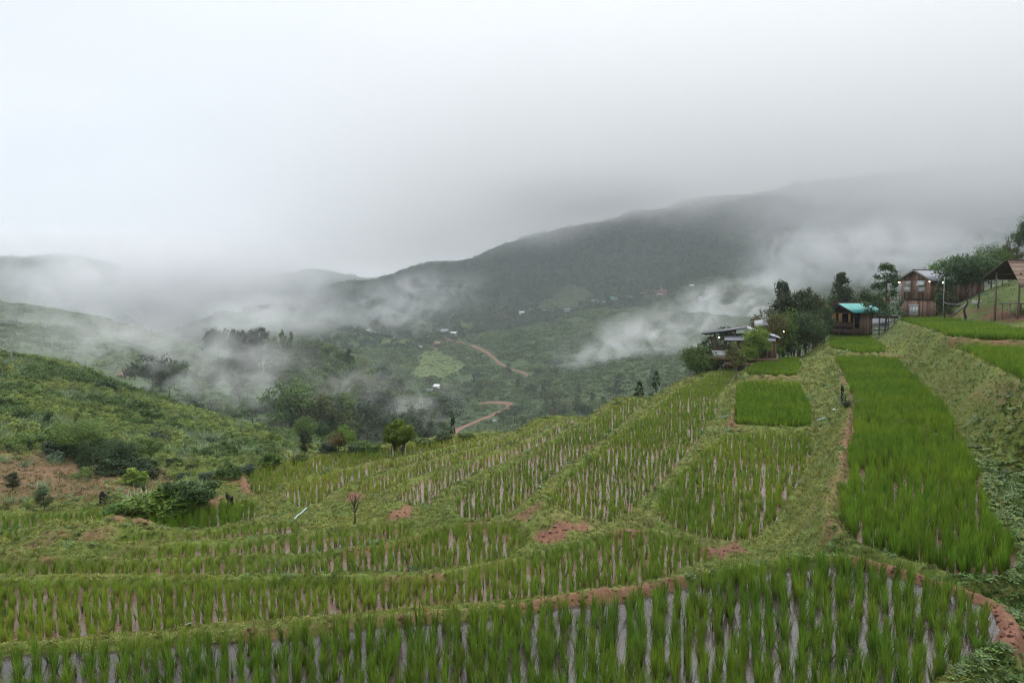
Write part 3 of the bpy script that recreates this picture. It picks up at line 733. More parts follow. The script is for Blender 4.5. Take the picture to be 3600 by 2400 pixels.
WEEDS = proto_collection('bank_weeds', [tuft_mesh(220 + i, 16, WEED_MAT, .9, .16, True) for i in range(3)] + [tuft_mesh(230, 18, WEED_MAT, .6, .06)])
def cell_points(mask, frac):
    I, J = np.where(mask & (RNG.random(ZG.shape) < frac))
    I = np.minimum(I, NA - 2); J = np.minimum(J, NR - 2)
    fi = I + RNG.random(len(I)); fj = J + RNG.random(len(J))
    a = az_grid[0] + fi / (NA - 1) * (az_grid[-1] - az_grid[0]); r = np.exp(np.interp(fj, np.arange(NR), lr_grid))
    x, y = r * np.sin(a), r * np.cos(a)
    return x, y, sample(ZG, x, y), r
INVIEW = np.abs(AZ) < np.where(RR < 30, R(50), R(42))
def build_grass():
    patch = fbm(GX * .9, GY * .9, 131, 3)
    ok = (ins_full < 0) & (RR < np.where(AZ > R(30), 96, 82)) & (RR > 3.3) & (RNG.random(ZG.shape) > BARE * .8) & INVIEW & VIS & (dmin_full > .04) & (dmin_full < np.where(AZ > R(30), 16, 9))
    x, y, z, r = cell_points(ok & (RNG.random(ZG.shape) > np.clip(SOIL * 1.15, 0, .985)) & (RNG.random(ZG.shape) < .8 + .5 * patch), 1.0)
    s = np.clip(.03 + .0028 * r, .055, .17) * RNG.uniform(.5, 1.4, len(x))
    scatter('bank_grass', np.stack([x, y, z - .01], -1), RNG.uniform(0, 6.28, len(x)), np.stack([s, s, s * 1.05], -1), TUFTS,
            'short rough grass covering the bunds and banks between the paddies', 'grass', .25)
    print('bank grass', len(x))
    wk = sstep(.1, .5, fbm(GX * .5, GY * .5, 171, 3) + .25)
    right = sstep(az_of(2180), az_of(2290), AZ) * (1 - sstep(20, 30, RR))
    x, y, z, r = cell_points(ok & (RNG.random(ZG.shape) > np.clip(SOIL * 1.3, 0, 1)), (.06 * wk + .6 * right))
    s = np.clip(.04 + .0042 * r, .06, .22) * RNG.uniform(.5, 1.5, len(x))
    scatter('bank_weeds', np.stack([x, y, z], -1), RNG.uniform(0, 6.28, len(x)), s, WEEDS,
            'low broad leaved weeds spreading over the banks and the lower right corner', 'weeds', .3)
    print('weeds', len(x))
build_grass()
def clod_mesh(seed, mat):
    g = np.random.default_rng(seed); V, Q = [], []; nu, nv = 7, 4
    for j in range(nv + 1):
        for i in range(nu):
            t = math.pi * j / nv; q = 2 * math.pi * i / nu; k = g.uniform(.7, 1.25) if 0 < j < nv else 1
            V.append((k * math.sin(t) * math.cos(q), k * math.sin(t) * math.sin(q), .6 * k * math.cos(t)))
    for j in range(nv):
        for i in range(nu): Q.append((j * nu + i, (j + 1) * nu + i, (j + 1) * nu + (i + 1) % nu, j * nu + (i + 1) % nu))
    return mesh_np('clod', V, Q=Q, mats=[mat])
def build_clods():
    mat = simple_mat('earth_clod', (.11, .055, .036), (.20, .105, .07), 3, .95, .1, None, .5, .05, 0, .35)
    coll = proto_collection('earth_clods', [clod_mesh(400 + i, mat) for i in range(4)])
    x, y, z, r = cell_points((SOIL > .45) & (RR < 45) & (RR > 5) & (ins_full < 0) & INVIEW, .35)
    s = np.minimum(np.clip(.010 + .0014 * r, .015, .05) * RNG.gamma(1.4, .42, len(x)), .04)
    scatter('earth_clods', np.stack([x, y, z], -1), RNG.uniform(0, 6.28, len(x)), s, coll, 'crumbled red clods on the bare earth of the bunds', 'soil', .5)
    ok = (ins_full < 0) & (RR < 95) & (RR > 3.3) & INVIEW & VIS & (dmin_full < np.where(AZ > R(30), 14, 6))
    k = np.clip(fbm(GX * .8, GY * .8, 301, 3), 0, 1)
    x, y, z, r = cell_points(ok & (SOIL < .5), .05 * k + .02 * (dmin_full < .2))
    s = np.clip(.07 + .0055 * r, .1, .34) * RNG.uniform(.5, 1.3, len(x))
    scatter('bank_tall_grass', np.stack([x, y, z - .01], -1), RNG.uniform(0, 6.28, len(x)), np.stack([s, s, s], -1), TUFTS, 'longer grass tufts standing out of the mown banks', 'grass', .2)
build_clods()

# ------------------------------------------------------------------ trees and shrubs
LEAF = {
 'dark': leaf_mat('leaf_dark', (.025, .045, .02), (.04, .07, .026), (.065, .10, .035)),
 'mid': leaf_mat('leaf_mid', (.045, .08, .022), (.075, .125, .03), (.12, .18, .045)),
 'bright': leaf_mat('leaf_bright', (.08, .14, .022), (.12, .20, .03), (.18, .27, .05)),
 'olive': leaf_mat('leaf_olive', (.06, .07, .025), (.085, .10, .035), (.12, .135, .05)),
 'rust': leaf_mat('leaf_rust', (.06, .075, .025), (.10, .085, .03), (.17, .10, .04)),
 'grey': leaf_mat('leaf_grey', (.06, .09, .055), (.085, .125, .075), (.12, .165, .105)),
}
BARK = simple_mat('bark', (.06, .045, .035), (.13, .10, .08), 5, .95, .1, (1, 1, .3), .6, .03)
BARK_PALE = simple_mat('pale_bark', (.10, .09, .08), (.30, .28, .25), 9, .95, .1, None, .6, .03)
BURNT = simple_mat('burnt_wood', (.008, .008, .008), (.03, .027, .025), 12, .95, .1, (1, 1, .3), .8, .03)

def tube_arrays(path, radii, sides=6):
    V, Q = [], []
    path = [np.array(p, float) for p in path]
    for i, p in enumerate(path):
        t = path[min(i + 1, len(path) - 1)] - path[max(i - 1, 0)]; t = t / (np.linalg.norm(t) + 1e-9)
        a = np.cross(t, (0, 1, 0) if abs(t[1]) < .9 else (1, 0, 0)); a /= np.linalg.norm(a); b = np.cross(t, a)
        for k in range(sides):
            q = 2 * math.pi * k / sides
            V.append(p + (a * math.cos(q) + b * math.sin(q)) * radii[i])
    for i in range(len(path) - 1):
        for k in range(sides):
            k2 = (k + 1) % sides
            Q.append((i * sides + k, i * sides + k2, (i + 1) * sides + k2, (i + 1) * sides + k))
    return V, Q
def leaves(g, cent, rad, per, size, flat=.5, droop=0.0):
    """leaf sized rhombs round the clump centres, spread towards the clump surface"""
    n = len(cent) * per
    c = np.repeat(cent, per, 0); rr = np.repeat(rad, per, 0)
    d = g.normal(size=(n, 3)); d /= np.linalg.norm(d, axis=1)[:, None]
    pos = c + d * rr * (g.random(n) ** .45)[:, None] * np.array([1, 1, .8])
    nz = d * .8 + g.normal(0, .5, (n, 3)) + np.array([0, 0, flat]); nz /= np.linalg.norm(nz, axis=1)[:, None]
    a = np.cross(nz, g.normal(size=(n, 3))); a /= np.linalg.norm(a, axis=1)[:, None] + 1e-9
    a[:, 2] -= droop; a /= np.linalg.norm(a, axis=1)[:, None]
    b = np.cross(nz, a); s = size * g.uniform(.6, 1.35, n)
    A = a * s[:, None]; B = b * (s * .42)[:, None]
    V = np.stack([pos - A, pos - A * .1 + B, pos + A, pos - A * .1 - B], 1).reshape(-1, 3)
    tone = np.repeat(np.repeat(g.uniform(.0, .6, len(cent)), per) + g.uniform(0, .4, n), 4)
    Q = np.arange(n * 4).reshape(n, 4)
    return V, Q, tone
def crown_centres(g, kind, k):
    out = []
    for i in range(k):
        if kind == 'round':
            d = g.normal(size=3); d /= np.linalg.norm(d); r = g.random() ** .4
            out.append((d[0] * .42 * r, d[1] * .42 * r, .62 + d[2] * .33 * r, .15))
        elif kind == 'wide':
            d = g.normal(size=3); d /= np.linalg.norm(d); r = g.random() ** .4
            out.append((d[0] * .62 * r, d[1] * .62 * r, .68 + d[2] * .24 * r, .17))
        elif kind == 'high':
            d = g.normal(size=3); d /= np.linalg.norm(d); r = g.random() ** .4
            out.append((d[0] * .46 * r, d[1] * .46 * r, .76 + d[2] * .2 * r, .13))
        elif kind == 'tall':
            z = g.uniform(.22, .97); w = .26 * math.sin(math.pi * min(1, (z - .12) / .9)) ** .7
            a = g.uniform(0, 6.28); out.append((math.cos(a) * w * g.random() ** .5, math.sin(a) * w * g.random() ** .5, z, .10))
        elif kind == 'cone':
            z = g.uniform(.12, .97); w = .34 * (1.02 - z) ** .8
            a = g.uniform(0, 6.28); out.append((math.cos(a) * w * g.random() ** .4, math.sin(a) * w * g.random() ** .4, z, .045 + .09 * (1 - z)))
        elif kind == 'tier':
            lev = g.integers(0, 6); z = .30 + .13 * lev; w = (.36, .40, .34, .27, .19, .09)[lev]
            a = g.uniform(0, 6.28); q = g.random() ** .5; out.append((math.cos(a) * w * q, math.sin(a) * w * q, z + .03 * g.normal(), .065))
        elif kind == 'bush':
            a = g.uniform(0, 6.28); q = g.random() ** .5; z = g.uniform(.15, .85) * (1.05 - .45 * q)
            out.append((math.cos(a) * .55 * q, math.sin(a) * .55 * q, z, .19))
        elif kind == 'mop':
            d = g.normal(size=3); d /= np.linalg.norm(d); r = g.random() ** .35
            out.append((d[0] * .34 * r, d[1] * .34 * r, .60 + d[2] * .34 * r, .12))
        elif kind == 'bamboo':
            a = g.uniform(0, 6.28); s = g.integers(0, 7); bx, by = .2 * math.cos(s * 2.4), .2 * math.sin(s * 2.4)
            z = g.uniform(.25, 1.0) * (.75 + .25 * ((s * 37 % 10) / 10)); out.append((bx * (.4 + z) + .07 * math.cos(a), by * (.4 + z) + .07 * math.sin(a), z, .085))
    return np.array(out)
def tree_meshes(seed, kind, mat, clumps=34, per=40, leaf=.045, trunk=.028, limbs=7, bark=None, droop=.15, lean=0.0, stems=1):
    """unit height tree: (trunk mesh, crown mesh)"""
    g = np.random.default_rng(seed); cc = crown_centres(g, kind, clumps)
    TV, TQ = [], []
    def add(path, rad, sides=6):
        v, q = tube_arrays(path, rad, sides); o = len(TV); TV.extend(v); TQ.extend([tuple(o + i for i in f) for f in q])
    top = .5 if kind in ('round', 'wide', 'bush', 'mop', 'high') else .9
    for s in range(stems):
        ox, oy = (0, 0) if stems == 1 else (.09 * math.cos(s * 2.4 + seed), .09 * math.sin(s * 2.4 + seed))
        pts = [(ox * .5 + lean * t * t + g.normal(0, .008), oy * .5 + g.normal(0, .008), top * t - .03) for t in np.linspace(0, 1, 6)]
        pts = [(p[0] + ox * t * 1.6, p[1] + oy * t * 1.6, p[2]) for p, t in zip(pts, np.linspace(0, 1, 6))]
        add(pts, [trunk * (1.25 - .85 * t) for t in np.linspace(0, 1, 6)])
    for i in range(limbs):
        c = cc[i % len(cc)]; z0 = min(top * .95, max(.12, c[2] - .22 * g.random() - .05))
        p0 = np.array([lean * (z0 / top) ** 2, 0, z0]); p1 = c[:3]
        mid = (p0 + p1) / 2 + np.array([0, 0, .03])
        add([p0, mid, p1], [trunk * .45, trunk * .3, trunk * .12], 4)
    V, Q, A = leaves(g, cc[:, :3], cc[:, 3:4] * g.uniform(.7, 1.3, (len(cc), 1)), per, leaf, .5, droop)
    V[:, 0] += lean * np.clip(V[:, 2], 0, 1) ** 2 * .5
    return (mesh_np('trunk', TV, Q=TQ, mats=[bark or BARK], smooth=True), mesh_np('crown', V, Q=Q, attrs={'lf': ('FLOAT', A)}, mats=[mat]))
SPECIES = {}
def species(name, n, kind, mat, **kw):
    SPECIES[name] = [tree_meshes(sum(map(ord, name)) * 3 + i, kind, LEAF[mat], **kw) for i in range(n)]
species('near_round', 2, 'round', 'mid', clumps=60, per=70, leaf=.028, trunk=.02)
species('near_dark', 3, 'tall', 'dark', clumps=60, per=70, leaf=.02, trunk=.016)
species('near_cone', 2, 'cone', 'dark', clumps=60, per=60, leaf=.02, trunk=.016)
species('near_wide', 2, 'wide', 'mid', clumps=80, per=100, leaf=.019, trunk=.022)
species('near_widedark', 2, 'wide', 'dark', clumps=80, per=100, leaf=.021, trunk=.022)
species('near_high', 3, 'high', 'dark', clumps=80, per=90, leaf=.02, trunk=.02)
species('near_tier', 1, 'tier', 'dark', clumps=54, per=48, leaf=.022, trunk=.013, droop=.05)
species('near_rust', 2, 'round', 'rust', clumps=50, per=60, leaf=.026, trunk=.018, stems=2)
species('near_bright', 2, 'round', 'bright', clumps=46, per=55, leaf=.032, trunk=.016)
species('near_bamboo', 2, 'bamboo', 'dark', clumps=80, per=60, leaf=.024, trunk=.009, stems=7, limbs=12)
species('near_bamboogreen', 1, 'bamboo', 'olive', clumps=70, per=60, leaf=.024, trunk=.009, stems=7, limbs=12)
LEAF['yellowgreen'] = leaf_mat('leaf_yellowgreen', (.12, .19, .028), (.17, .26, .036), (.23, .33, .055), .4)  # one even yellow green leaf colour for the mop tree
species('mop', 1, 'mop', 'yellowgreen', clumps=60, per=90, leaf=.05, trunk=.05, stems=2, droop=.8)
species('speckled', 1, 'mop', 'olive', clumps=34, per=60, leaf=.03, trunk=.042, bark=BARK_PALE)
species('bush_mid', 3, 'bush', 'mid', clumps=30, per=60, leaf=.06, trunk=.03)
species('bush_dark', 2, 'bush', 'dark', clumps=30, per=60, leaf=.055, trunk=.03)
species('bush_bright', 2, 'bush', 'bright', clumps=28, per=55, leaf=.07, trunk=.03)
species('bush_grey', 2, 'bush', 'grey', clumps=28, per=55, leaf=.065, trunk=.03)
species('bush_big', 1, 'bush', 'bright', clumps=34, per=40, leaf=.10, trunk=.03)
species('umbrella', 1, 'wide', 'mid', clumps=40, per=50, leaf=.05, trunk=.022, lean=-.12)
species('wood_round', 4, 'round', 'mid', clumps=26, per=78, leaf=0.030, trunk=.025)
species('wood_dark', 4, 'wide', 'dark', clumps=26, per=78, leaf=0.033, trunk=.025)
species('wood_tall', 3, 'tall', 'dark', clumps=30, per=72, leaf=0.025, trunk=.02)
species('wood_olive', 3, 'round', 'olive', clumps=26, per=78, leaf=0.030, trunk=.025)
species('wood_bamboo', 2, 'bamboo', 'mid', clumps=44, per=66, leaf=0.028, trunk=.009, stems=6)
species('wood_cone', 2, 'cone', 'dark', clumps=34, per=72, leaf=0.028, trunk=.02)
def plant(name, sp, loc, h, label, cat, group=None, w=1.0, k=None):
    tr, cr = SPECIES[sp][(k if k is not None else rnd.randrange(9)) % len(SPECIES[sp])]
    e = empty(name, loc, rnd.uniform(0, 6.28)); e.scale = (h * w, h * w, h)
    link('trunk', tr, e); link('crown', cr, e)
    return tag(e, label, cat, group)
def stand(name, sp, u, top, base, label, cat='tree', group=None, w=1.0, k=None, depth=None, rmin=20):
    """a plant whose foot is seen at (u, base) and whose tip at (u, top)"""
    if depth is None: p = hit(u, base, rmin)
    else:
        p = at_depth(u, base, depth); p.z = H(p.x, p.y)
    h = p.y * ((base if depth is None else VH) - top) / F * 1.0
    if depth is not None: h = at_depth(u, top, depth).z - p.z
    return plant(name, sp, p, max(h, .3), label, cat, group, w, k)

# beside and behind the huts
G_HUT = 'trees between the huts'
stand('dark_tree', 'near_bamboo', 1826, 640, 800, 'tallest dark bamboo-like tree left of the teal roofed hut', group=G_HUT, depth=70, w=.62)
stand('dark_tree', 'near_dark', 1800, 672, 800, 'dark slender tree on the left flank of the tall bamboo-like tree', group=G_HUT, depth=68, w=.9)
stand('dark_tree', 'near_bamboogreen', 1872, 655, 790, 'olive bamboo clump touching the left end of the teal roof', group=G_HUT, depth=72, w=.62)
stand('dark_tree', 'near_dark', 1850, 668, 795, 'dark narrow tree between the two bamboo-like clumps', group=G_HUT, depth=73, w=1.0)
stand('dark_tree', 'near_widedark', 1838, 710, 802, 'low dark tree at the foot of the bamboo-like clumps', group=G_HUT, depth=66, w=.8)
stand('dark_tree', 'near_dark', 1893, 700, 788, 'small dark tree pressed against the hut shutters', group=G_HUT, depth=69, w=.9)
stand('rust_tree', 'near_rust', 1768, 704, 802, 'rust coloured tree over the dark roofed hut', group=G_HUT, depth=61, w=.75)
stand('rust_tree', 'near_bright', 1790, 696, 802, 'yellow green tree between the rust tree and the dark bamboo clump', group=G_HUT, depth=65, w=.6)
stand('conical_tree', 'near_cone', 1931, 622, 720, 'dark pointed tree rising behind the red ridge of the teal roof', group=G_HUT, depth=84, w=.95)
stand('background_tree', 'near_widedark', 1962, 662, 722, 'broad dark tree behind the teal roof', group=G_HUT, depth=86, w=.8)
stand('background_tree', 'near_round', 2003, 664, 725, 'rounded tree behind the right end of the teal roof', group=G_HUT, depth=85, w=.85)
stand('background_tree', 'near_round', 1905, 668, 725, 'pale rounded tree behind the left end of the teal roof', group=G_HUT, depth=88, w=.9)
stand('tiered_tree', 'near_tier', 2033, 606, 742, 'layered tree with flat branches left of the wooden house', group=G_HUT, depth=71, w=.85)
G_HOUSE = 'trees around the wooden house'
stand('pale_tree', 'near_bright', 2171, 592, 690, 'pale rounded tree behind the ridge of the wooden house', group=G_HOUSE, depth=100, w=.8)
stand('narrow_tree', 'near_dark', 2171, 636, 704, 'dark narrow tree in front of the side wall of the wooden house', group=G_HOUSE, depth=66, w=.85)
stand('broad_tree', 'near_high', 2218, 582, 700, 'dark broad tree covering the right end of the wooden house', group=G_HOUSE, depth=68, w=.85)
stand('broad_tree', 'near_high', 2248, 588, 700, 'dark tree between the wooden house and the thatched shelter', group=G_HOUSE, depth=72, w=.8)
stand('broad_tree', 'near_wide', 2275, 556, 690, 'feathery tree rising behind the thatched shelter', group=G_HOUSE, depth=78, w=.6)
stand('broad_tree', 'near_bamboogreen', 2318, 548, 690, 'olive bamboo clump above the thatch at the right', group=G_HOUSE, depth=80, w=.8)
stand('tall_tree', 'near_high', 2362, 498, 690, 'tallest dark tree at the right edge above the thatched shelter', group=G_HOUSE, depth=74, w=.62)
stand('broad_tree', 'near_wide', 2300, 600, 700, 'mid green tree seen under the eave of the thatched shelter', group=G_HOUSE, depth=76, w=.8)
stand('broad_tree', 'near_wide', 2390, 570, 700, 'spreading tree filling the right edge behind the thatch', group=G_HOUSE, depth=82, w=.8)
# around the dark roofed hut
stand('round_tree', 'near_round', 1600, 790, 858, 'round bright tree left of the dark roofed hut deck', depth=57, w=1.05)
stand('speckled_tree', 'speckled', 1690, 780, 869, 'small tree with a speckled pale trunk on the paddy bund', w=.75)
stand('deck_tree', 'near_bright', 1737, 738, 824, 'thin stemmed airy tree in front of the dark roofed hut', depth=54, w=.75)
stand('lime_shrub', 'near_bright', 1722, 787, 822, 'little lime green shrub beside the hut wall', depth=53.5, w=.8)
stand('hut_tree', 'near_dark', 1630, 768, 822, 'narrow dark tree behind the deck post of the dark roofed hut', depth=63, w=1.0)
stand('hut_tree', 'near_dark', 1668, 750, 822, 'dark bush top peeping over the long dark roof', depth=66, w=.8)
stand('young_tree', 'near_dark', 1752, 775, 830, 'slim young tree right of the hut wall', depth=57, w=.8)
stand('lone_tree', 'mop', 915, 958, 1042, 'round mop shaped tree with two pale trunks on the terrace edge', w=1.15)
# thin trees on the terrace shoulder
stand('thin_tree', 'near_tier', 1507, 852, 888, 'small thin tree with a dark top on the terrace shoulder', w=.5, depth=52)
stand('thin_tree', 'near_tier', 1468, 876, 912, 'thin feathery tree at the far end of the fan paddies', w=.6, depth=47)
stand('bare_tree', 'near_tier', 1040, 958, 1012, 'slender tree standing against the red valley road', w=.22, depth=42)

# shrubs on the left hillside: kind, u, top, base, label
SHRUBS = [
 ('bush_dark', 240, 866, 905, 'dark clump of coarse leaves high on the left hillside', 1.1), ('near_cone', 112, 946, 990, 'dark pointed shrub on the middle of the left hillside', 1.0),
 ('near_wide', 190, 958, 1058, 'loose spreading tree above the bare brown slope', .8), ('near_widedark', 268, 1010, 1084, 'darkest rounded tree beside the bare brown slope', .9),
 ('near_dark', 196, 1012, 1094, 'tall thin pale stemmed tree in front of the dark rounded tree', .8), ('bush_bright', 303, 1070, 1114, 'bright green rounded bush below the darkest tree', 1.0),
 ('bush_dark', 400, 1044, 1074, 'dark bush left of the umbrella shaped tree top', .9), ('bush_dark', 438, 1060, 1086, 'small dark bush above the umbrella tree', .8),
 ('bush_dark', 510, 1036, 1058, 'dark rounded bush between grey green bushes', 1.1), ('bush_grey', 424, 1078, 1104, 'grey green rounded bush above the umbrella tree', 1.0),
 ('bush_grey', 477, 1074, 1104, 'grey green bush right of the umbrella tree', 1.0), ('bush_mid', 525, 1052, 1098, 'large mid green bush near the end of the outermost paddy', .9),
 ('bush_grey', 565, 1058, 1086, 'pale bush touching the end of the outermost paddy', 1.0), ('bush_bright', 614, 1036, 1072, 'bright leafy bush against the edge of the outermost paddy', 1.1),
 ('near_bright', 627, 989, 1030, 'small yellow green tree beside the red earth scars', .8), ('near_round', 702, 953, 1020, 'leafy green tree at the edge of the misty wood', .7),
 ('near_dark', 700, 985, 1048, 'thin tree in front of the leafy tree at the wood edge', .8), ('near_widedark', 735, 964, 1024, 'dark rounded tree right of the leafy tree', .7),
 ('near_cone', 765, 948, 1020, 'dark pointed tree at the edge of the misty wood', .8), ('near_rust', 778, 988, 1042, 'yellowish bushy tree above the outermost paddy', .9),
 ('near_bright', 792, 974, 1040, 'palm-like bright tree left of the mop shaped tree', .7), ('bush_grey', 752, 1010, 1040, 'pale leafy shrub under the dark pointed tree', 1.0),
 ('bush_mid', 660, 1022, 1050, 'green shrub beside the red soil scar', 1.1), ('bush_mid', 690, 1040, 1062, 'leafy shrub just above the outermost paddy', 1.2),
 ('bush_mid', 846, 1000, 1042, 'shrub left of the mop shaped tree', 1.0), ('bush_grey', 822, 1012, 1042, 'pale shrub row end near the mop shaped tree', 1.0),
 ('bush_mid', 980, 1000, 1022, 'low shrub right of the mop shaped tree', 1.6), ('bush_dark', 1018, 990, 1015, 'dark shrub by the slender tree', 1.3), ('bush_mid', 1070, 988, 1006, 'green shrub under the valley road', 1.4),
 ('bush_dark', 40, 952, 985, 'dark bush at the left edge of the hillside', 1.2), ('bush_mid', 75, 985, 1020, 'mid green bush above the brown slope', 1.1), ('bush_mid', 140, 1000, 1040, 'leafy bush between the pointed shrub and the brown slope', 1.1),
 ('bush_grey', 128, 1030, 1060, 'grey green bush at the top of the brown slope', 1.0), ('bush_mid', 335, 1040, 1075, 'green bush right of the darkest tree', 1.1),
 ('bush_olive_', 360, 1066, 1100, 'dull olive bush above the bright bush', 1.0), ('bush_dark', 170, 880, 902, 'dark low bush near the red scar on the hill', 1.3),
 ('bush_mid', 320, 930, 960, 'bush in the middle of the grassy hillside', 1.3), ('bush_mid', 420, 945, 972, 'bush on the right brow of the grassy hillside', 1.2), ('bush_dark', 520, 985, 1004, 'dark bush on the lower brow of the hillside', 1.2),
 ('bush_bright', 60, 880, 912, 'yellow green bush at the upper left', 1.4), ('bush_bright', 105, 900, 926, 'yellow green bush beside the upper left one', 1.3), ('bush_mid', 10, 900, 935, 'bush cut by the left edge of the picture', 1.3),
 ('bush_mid', 265, 930, 955, 'rounded bush left of the hillside middle', 1.2), ('bush_grey', 355, 985, 1010, 'pale bush over the terraced grass steps', 1.2), ('bush_dark', 480, 1000, 1022, 'dark tuft beside the red scars', 1.1),
 ('bush_mid', 575, 1004, 1024, 'green tuft between two red scars', 1.2), ('bush_dark', 145, 846, 868, 'dark bush at the foot of the utility pole', 1.4), ('bush_mid', 210, 850, 880, 'bush under the second utility pole', 1.5),
 ('bush_big', 383, 1108, 1182, 'big leaved bright bush at the edge of the lower paddies', 1.15), ('umbrella', 432, 1092, 1180, 'umbrella shaped tree with a bent dark trunk', .95),
 ('bush_dark', 150, 986, 1046, 'dark bush left of the loose spreading tree', 1.1), ('bush_dark', 216, 1000, 1062, 'dark bush under the loose spreading tree', 1.1), ('near_widedark', 240, 1000, 1066, 'dark leafy tree between the spreading tree and the darkest tree', .9),
 ('bush_dark', 296, 1030, 1088, 'dark bush right against the darkest rounded tree', 1.1), ('near_widedark', 170, 975, 1040, 'dark tree at the left foot of the spreading tree', .9), ('bush_mid', 130, 966, 1012, 'leafy bush beside the dark pointed shrub', 1.2),
 ('bush_dark', 256, 1046, 1092, 'low dark bush at the edge of the brown slope', 1.2), ('bush_dark', 318, 1052, 1096, 'dark low bush above the bright rounded bush', 1.1), ('near_round', 345, 1000, 1060, 'rounded green tree above the bright rounded bush', .9),
 ('bush_bright', 350, 1120, 1180, 'leafy bright shrub pressed against the big leaved bush', 1.2), ('bush_bright', 402, 1112, 1176, 'bright shrub between the big leaved bush and the umbrella tree', 1.0), ('bush_mid', 460, 1110, 1160, 'green shrub right of the umbrella tree', 1.1),
 ('bush_bright', 330, 1132, 1176, 'low bright vine covered shrub left of the big leaved bush', 1.7), ('bush_bright', 280, 1148, 1178, 'lowest bright shrub beside the black stump', 1.6), ('bush_bright', 420, 1140, 1184, 'bright shrub under the umbrella tree', 1.0),
 ('near_dark', 30, 1083, 1126, 'small dark upright sapling on the brown slope', 1.3), ('near_dark', 102, 1114, 1174, 'greyish sapling low on the brown slope', 1.0), ('near_dark', 70, 1010, 1040, 'thin dark seedling at the top of the brown slope', .8),
]
SPECIES['bush_olive_'] = [tree_meshes(991, 'bush', LEAF['olive'], clumps=28, per=55, leaf=.06, trunk=.03)]
for sp, u, top, base, lab, w in SHRUBS:
    stand('shrub' if 'bush' in sp else 'tree', sp, u, top, base, lab, 'shrub' if 'bush' in sp else 'tree', 'shrubs and small trees on the left hillside', w=w * 1.2)

# ------------------------------------------------------------------ undergrowth, scrub and far woods (uncountable)
HERB = leaf_mat('herb_leaf', (.14, .17, .055), (.175, .235, .06), (.24, .30, .085), .3, .6)
HERB2 = leaf_mat('reed_leaf', (.13, .17, .095), (.16, .22, .12), (.21, .265, .15), .3, .6)
FARLEAF = leaf_mat('scrub_leaf', (.055, .09, .035), (.095, .145, .05), (.15, .20, .075), .2, .7, patch=.03)
FARWOOD = leaf_mat('far_wood_leaf', (.028, .046, .022), (.05, .082, .033), (.09, .13, .05), .1, .8, patch=.018)
def clump_mesh(seed, kind, mat, clumps, per, leaf):
    g = np.random.default_rng(seed); cc = crown_centres(g, kind, clumps)
    V, Q, A = leaves(g, cc[:, :3], cc[:, 3:4] * g.uniform(.7, 1.3, (len(cc), 1)), per, leaf, .5, .1)
    return mesh_np('leaf_clump', V, Q=Q, attrs={'lf': ('FLOAT', A)}, mats=[mat])
HERBS = proto_collection('hillside_herbs', [tuft_mesh(300 + i, 32, HERB, .6, .026) for i in range(2)] + [tuft_mesh(310 + i, 32, HERB2, .75, .032) for i in range(2)]
                         + [clump_mesh(320 + i, 'bush', HERB, 12, 46, .06) for i in range(2)] + [clump_mesh(324 + i, 'bush', LEAF['mid'], 12, 46, .06) for i in range(2)])
SCRUB = proto_collection('scrub_bushes', [clump_mesh(330 + i, 'bush', FARLEAF, 12, 14, .13) for i in range(4)])
WOOD = proto_collection('far_trees', [clump_mesh(340 + i, 'round', FARWOOD, 12, 10, .13) for i in range(3)] + [clump_mesh(350 + i, 'wide', FARWOOD, 12, 10, .13) for i in range(2)])
def area_points(n, rlo, rhi, keep=None, seed=0):
    g = np.random.default_rng(500 + seed)
    a = g.uniform(-R(42), R(42), n); r = np.sqrt(g.uniform(rlo ** 2, rhi ** 2, n)); x, y = r * np.sin(a), r * np.cos(a)
    k = sample(VIS.astype(float), x, y) > .3
    k &= sample(ROADM, x, y) > 5; k &= sample(FIELDM, x, y) < g.random(n) * .9 + .1
    if keep is not None: k &= keep(x, y, r, a, g)
    return x[k], y[k], sample(ZG, x[k], y[k]), r[k], g
